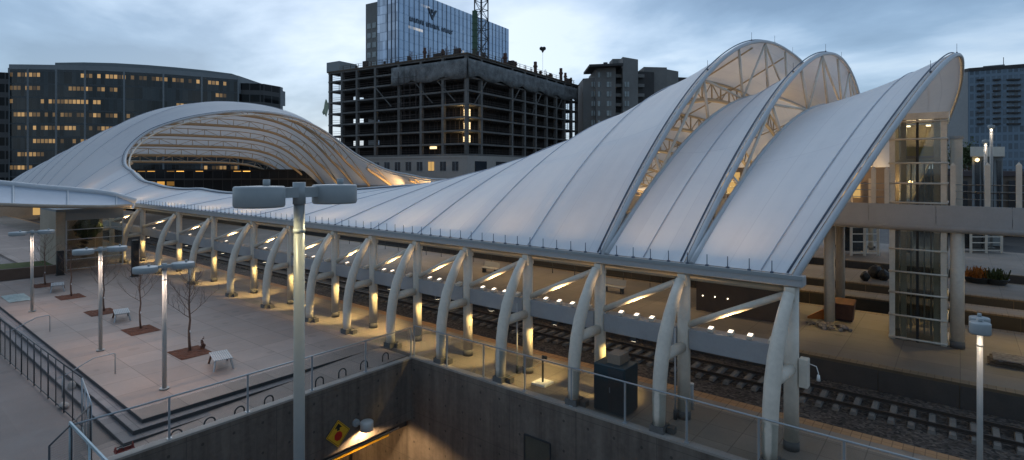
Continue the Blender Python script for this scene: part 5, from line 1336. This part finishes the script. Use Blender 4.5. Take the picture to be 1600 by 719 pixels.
m = MB(); m.blob(bq + RT * .35, .55, 2, .04, (1, 1, 1)); m.blob(bq - RT * .35, .55, 2, .04); m.tube([bq - Vector((0, 0, .2)), bq - Vector((0, 0, 1.2))], [.6, .05], 10); m.build('balloon', M['black'], bl)
m = MB(); m.cyl(bq - Vector((0, 0, 1.2)), bq - Vector((0, 0, 9)), .03, 5); m.build('string', M['dark'], bl)

# apartment block
D0 = 172
ap = thing('apartment_block', at_d(990, 150, D0), 'grey stepped apartment block with balconies and a thin overhanging roof', 'apartment block')
def apx(x, d): q = at_d(x, 0, d); return (q.x, q.y)
def block(x0, x1, d0, d1, dep, ytop, mat, name='wing', lid=None):
    m = MB(); a, b = at_d(x0, 0, d0), at_d(x1, 0, d1); s_ = FW * dep
    m.prism([(a.x, a.y), (b.x, b.y), (b.x + s_.x, b.y + s_.y), (a.x + s_.x, a.y + s_.y)], -1, zat(ytop, (d0 + d1) / 2)); return m.build(name, mat, ap)
block(911, 932, D0 + 4, D0 + 2, 14, 122, M['aptstone']); block(931, 962, D0, D0 - 2, 16, 106, M['aptstone']); block(962, 975, D0 + 1, D0 + 1, 14, 104, M['aptdark']); block(973, 997, D0 - 2, D0 + 2, 14, 91, M['aptstone'])
block(957, 971, D0 + 6, D0 + 6, 6, 92, M['aptstone']); block(996, 1022, D0 + 5, D0 + 7, 14, 112, M['aptdark']); block(1006, 1042, D0 + 8, D0 + 9, 14, 105, M['aptstone']); block(1042, 1060, D0 + 9, D0 + 13, 14, 110, M['aptstone']); block(1058, 1075, D0 + 14, D0 + 15, 14, 121, M['aptdark'])
m = MB(); a, b = at_d(921, 0, D0 - 3), at_d(974, 0, D0 - 5); s_ = FW * 14; m.prism([(a.x, a.y), (b.x, b.y), (b.x + s_.x, b.y + s_.y), (a.x + s_.x, a.y + s_.y)], zat(106, D0 - 1), zat(102.5, D0 - 1)); m.build('overhanging_roof', M['aptdark'], ap)
q = at_d(946, 0, D0 + 4); m = MB(); m.cyl((q.x, q.y, zat(103, D0)), (q.x, q.y, zat(94, D0)), .7, 10); m.build('chimney', M['aptdark'], ap)
for r in range(6):
    yy = 113 + 15 * r
    for x0, x1, d in ((934, 943, D0 - .4), (948, 958, D0 - 1.4), (924, 930, D0 + 2.1), (976, 983, D0 - 1.9), (1010, 1019, D0 + 7.7)):
        if (x0 == 924 and r == 0) or (x0 in (1010, 976) and r == 0): continue
        a, b = at_d(x0, yy, d), at_d(x1, yy, d - .15); s_ = FW * -.05
        m = MB(); m.prism([(a.x, a.y), (b.x, b.y), (b.x + s_.x, b.y + s_.y), (a.x + s_.x, a.y + s_.y)], zat(yy + 8, d), zat(yy, d)); o = m.build('window', M['winpale'], ap)
        m = MB(); mm = a.lerp(b, .5) - FW * .06; m.b2((mm.x - .07, mm.y - .07, zat(yy + 8, d)), (mm.x + .07, mm.y + .07, zat(yy, d))); m.build('frame', M['aptdark'], o)
    for x0, x1, d in ((962, 973, D0 - .8), (996, 1007, D0 + 3.4)):
        a, b = at_d(x0, 0, d), at_d(x1, 0, d + .3); s_ = FW * 1.6
        m = MB(); m.prism([(a.x, a.y), (b.x, b.y), (b.x + s_.x, b.y + s_.y), (a.x + s_.x, a.y + s_.y)], zat(yy + 8, d), zat(yy + 3, d)); m.build('balcony', M['aptstone'], ap)
# blue-grey slab tower on the right
st = thing('slab_tower', at_d(1560, 150, 210), 'tall blue-grey slab tower with stacked balconies at the right edge', 'apartment tower')
a, b = at_d(1513, 0, 214), at_d(1700, 0, 196); zt_ = zat(112, 214)
m = MB(); wall_uv(m, a, b, -1, zt_); m.build('facade', M['cw_tower'], st)
m = MB(); m.prism([(q.x, q.y) for q in (a + FW * .2, b + FW * .2, b + FW * 18, a + FW * 18)], -1, zt_ - .02); m.build('core', M['roofgrey'], st)
m = MB(); m.prism([(q.x, q.y) for q in (a - FW * .3, b - FW * .3, b + FW * 18, a + FW * 18)], zt_, zt_ + 1.3); m.build('parapet', M['aptdark'], st)
m = MB(); m.prism([(q.x, q.y) for q in (at_d(1536, 0, 218), at_d(1570, 0, 214), at_d(1570, 0, 224), at_d(1536, 0, 228))], zt_, zat(102, 216)); m.build('penthouse', M['roofgrey'], st)
q = at_d(1568, 0, 218); m = MB(); m.cyl((q.x, q.y, zat(102, 216)), (q.x, q.y, zat(88, 216)), .12, 6); m.build('antenna', M['dark'], st)
for r in range(9):
    for x0, w_ in ((1526, 8), (1551, 9), (1572, 10), (1581, 10)):
        yy = 124 + 8.6 * r; d = 214 - (x0 - 1513) * .096 - .25
        p_, q_ = at_d(x0, 0, d), at_d(x0 + w_, 0, d - .1 * w_); s_ = FW * -1.1
        m = MB(); m.prism([(p_.x, p_.y), (q_.x, q_.y), (q_.x + s_.x, q_.y + s_.y), (p_.x + s_.x, p_.y + s_.y)], zat(yy + 2.6, d), zat(yy, d)); m.build('balcony', M['aptdark'], st)
# dark treetops between tower and roof end, and low blocks closing the horizon
def leafy(x, y, d, r, lab, seed):
    rnd = random.Random(seed); c = at_d(x, y, d); t = thing('distant_tree', (c.x, c.y, -1), lab, 'tree', 'trees on the skyline')
    m = MB(); m.tube([(c.x, c.y, -1), (c.x, c.y, c.z)], [.35, .15], 8)
    for k in range(5): a = k * 1.3; m.tube([(c.x, c.y, c.z * .6), (c.x + r * .6 * math.cos(a), c.y + r * .6 * math.sin(a), c.z + r * .3)], [.14, .04], 5)
    m.build('trunk', M['bark'], t); m = MB()
    for k in range(900):
        q = Vector((rnd.gauss(0, .45), rnd.gauss(0, .45), rnd.gauss(0, .38))) * r + c; s_ = rnd.uniform(.15, .4)
        n1 = Vector((rnd.uniform(-1, 1), rnd.uniform(-1, 1), rnd.uniform(-1, 1))).normalized() * s_; n2 = n1.cross(Vector((rnd.uniform(-1, 1), rnd.uniform(-1, 1), rnd.uniform(-1, 1)))).normalized() * s_
        m.add([q - n1, q + n2, q + n1, q - n2], [(0, 1, 2, 3)])
    m.build('crown', M['leaf'], t)
leafy(1503, 242, 150, 4.0, 'dark skyline tree just left of the slab tower', 1)
leafy(1513, 246, 140, 3.4, 'dark skyline tree at the foot of the slab tower', 2)
lowb = thing('low_block', at_d(1200, 260, 190), 'low dark building closing the view beneath the far end of the canopy', 'building')
m = MB(); a, b = at_d(470, 0, 150), at_d(1500, 0, 190)
wall_uv(m, a, b, -1, 9.6); m.build('wall', M['cw_stone'], lowb)
m = MB(); m.prism([(q.x, q.y) for q in (a + FW * .2, b + FW * .2, b + FW * 10, a + FW * 10)], -1, 9.55); m.build('core', M['rawdark'], lowb)

# ------------------------------------------------------------------ sky, sun, view
w = bpy.data.worlds.new('World'); scene.world = w; w.use_nodes = True
nt = w.node_tree; nt.nodes.clear()
def nd(t, **k):
    n = nt.nodes.new(t)
    for a, b in k.items(): setattr(n, a, b)
    return n
sky = nd('ShaderNodeTexSky', sky_type='NISHITA'); sky.sun_disc = False; sky.sun_elevation = R(32); sky.sun_rotation = math.atan2(-.62, .48); sky.air_density = 1.2; sky.dust_density = 1.0; sky.ozone_density = 3.0
bg1 = nd('ShaderNodeBackground'); bg1.inputs[1].default_value = .02; nt.links.new(sky.outputs[0], bg1.inputs[0])
tc = nd('ShaderNodeTexCoord'); sep = nd('ShaderNodeSeparateXYZ'); nt.links.new(tc.outputs['Generated'], sep.inputs[0])
def mt(op, a, b=None):
    n = nd('ShaderNodeMath', operation=op)
    for i, x in enumerate((a, b)):
        if x is None: continue
        if isinstance(x, (int, float)): n.inputs[i].default_value = x
        else: nt.links.new(x, n.inputs[i])
    return n.outputs[0]
zz = mt('ADD', mt('MAXIMUM', sep.outputs[2], 0.0), .22)
cx, cy = mt('DIVIDE', sep.outputs[0], zz), mt('DIVIDE', sep.outputs[1], zz)
cv = nd('ShaderNodeCombineXYZ'); nt.links.new(cx, cv.inputs[0]); nt.links.new(cy, cv.inputs[1])
mp = nd('ShaderNodeMapping'); mp.inputs['Location'].default_value = (3.1, 1.7, 0); mp.inputs['Rotation'].default_value = (0, 0, R(30)); mp.inputs['Scale'].default_value = (.8, 1.0, 1); nt.links.new(cv.outputs[0], mp.inputs[0])
n1 = nd('ShaderNodeTexNoise'); n1.inputs['Scale'].default_value = 1.15; n1.inputs['Detail'].default_value = 7; n1.inputs['Roughness'].default_value = .52; n1.inputs['Distortion'].default_value = .25; nt.links.new(mp.outputs[0], n1.inputs['Vector'])
rp_ = nd('ShaderNodeValToRGB'); nt.links.new(n1.outputs[0], rp_.inputs[0])
e = rp_.color_ramp.elements
for p_, c_ in ((.37, (.125, .215, .345)), (.46, (.20, .315, .47)), (.54, (.36, .485, .645)), (.64, (.575, .68, .785))):
    if p_ == .37: el = e[0]
    elif p_ == .64: el = e[-1]
    else: el = e.new(p_)
    el.position = p_; el.color = (*c_, 1)
hz = mt('SUBTRACT', 1.0, mt('MULTIPLY', mt('MAXIMUM', sep.outputs[2], 0.0), 3.2)); hz = mt('MULTIPLY', mt('MAXIMUM', hz, 0.0), .22)
mx = nd('ShaderNodeMix', data_type='RGBA'); nt.links.new(hz, mx.inputs[0]); nt.links.new(rp_.outputs[0], mx.inputs[6]); mx.inputs[7].default_value = (.50, .62, .745, 1)
dt = mt('ADD', mt('MULTIPLY', sep.outputs[0], -sa), mt('MULTIPLY', sep.outputs[1], ca))
glow = mt('ADD', .74, mt('MULTIPLY', dt, .20))      # the dusk side of the sky is the brighter one
bg2 = nd('ShaderNodeBackground'); nt.links.new(glow, bg2.inputs[1]); nt.links.new(mx.outputs[2], bg2.inputs[0])
ad = nd('ShaderNodeAddShader'); nt.links.new(bg1.outputs[0], ad.inputs[0]); nt.links.new(bg2.outputs[0], ad.inputs[1])
ow = nd('ShaderNodeOutputWorld'); nt.links.new(ad.outputs[0], ow.inputs[0])
sd = bpy.data.lights.new('sun', 'SUN'); sd.energy = .50; sd.angle = R(45); sd.color = (.93, .96, 1)
so = bpy.data.objects.new('sun', sd); COL.objects.link(so); SD = Vector((-.62, .48, .50)).normalized(); so.rotation_euler = (-SD).to_track_quat('-Z', 'Y').to_euler()      # afterglow behind thin cloud, far left
vs_ = scene.view_settings; vs_.view_transform = 'Standard'; vs_.look = 'None'; vs_.exposure = .24; vs_.gamma = 1; vs_.use_curve_mapping = False
scene.cycles.max_bounces = 6; scene.cycles.transparent_max_bounces = 24; scene.cycles.diffuse_bounces = 3; scene.cycles.caustics_reflective = False; scene.cycles.caustics_refractive = False
scene.cycles.sample_clamp_indirect = 3; scene.cycles.use_denoising = True
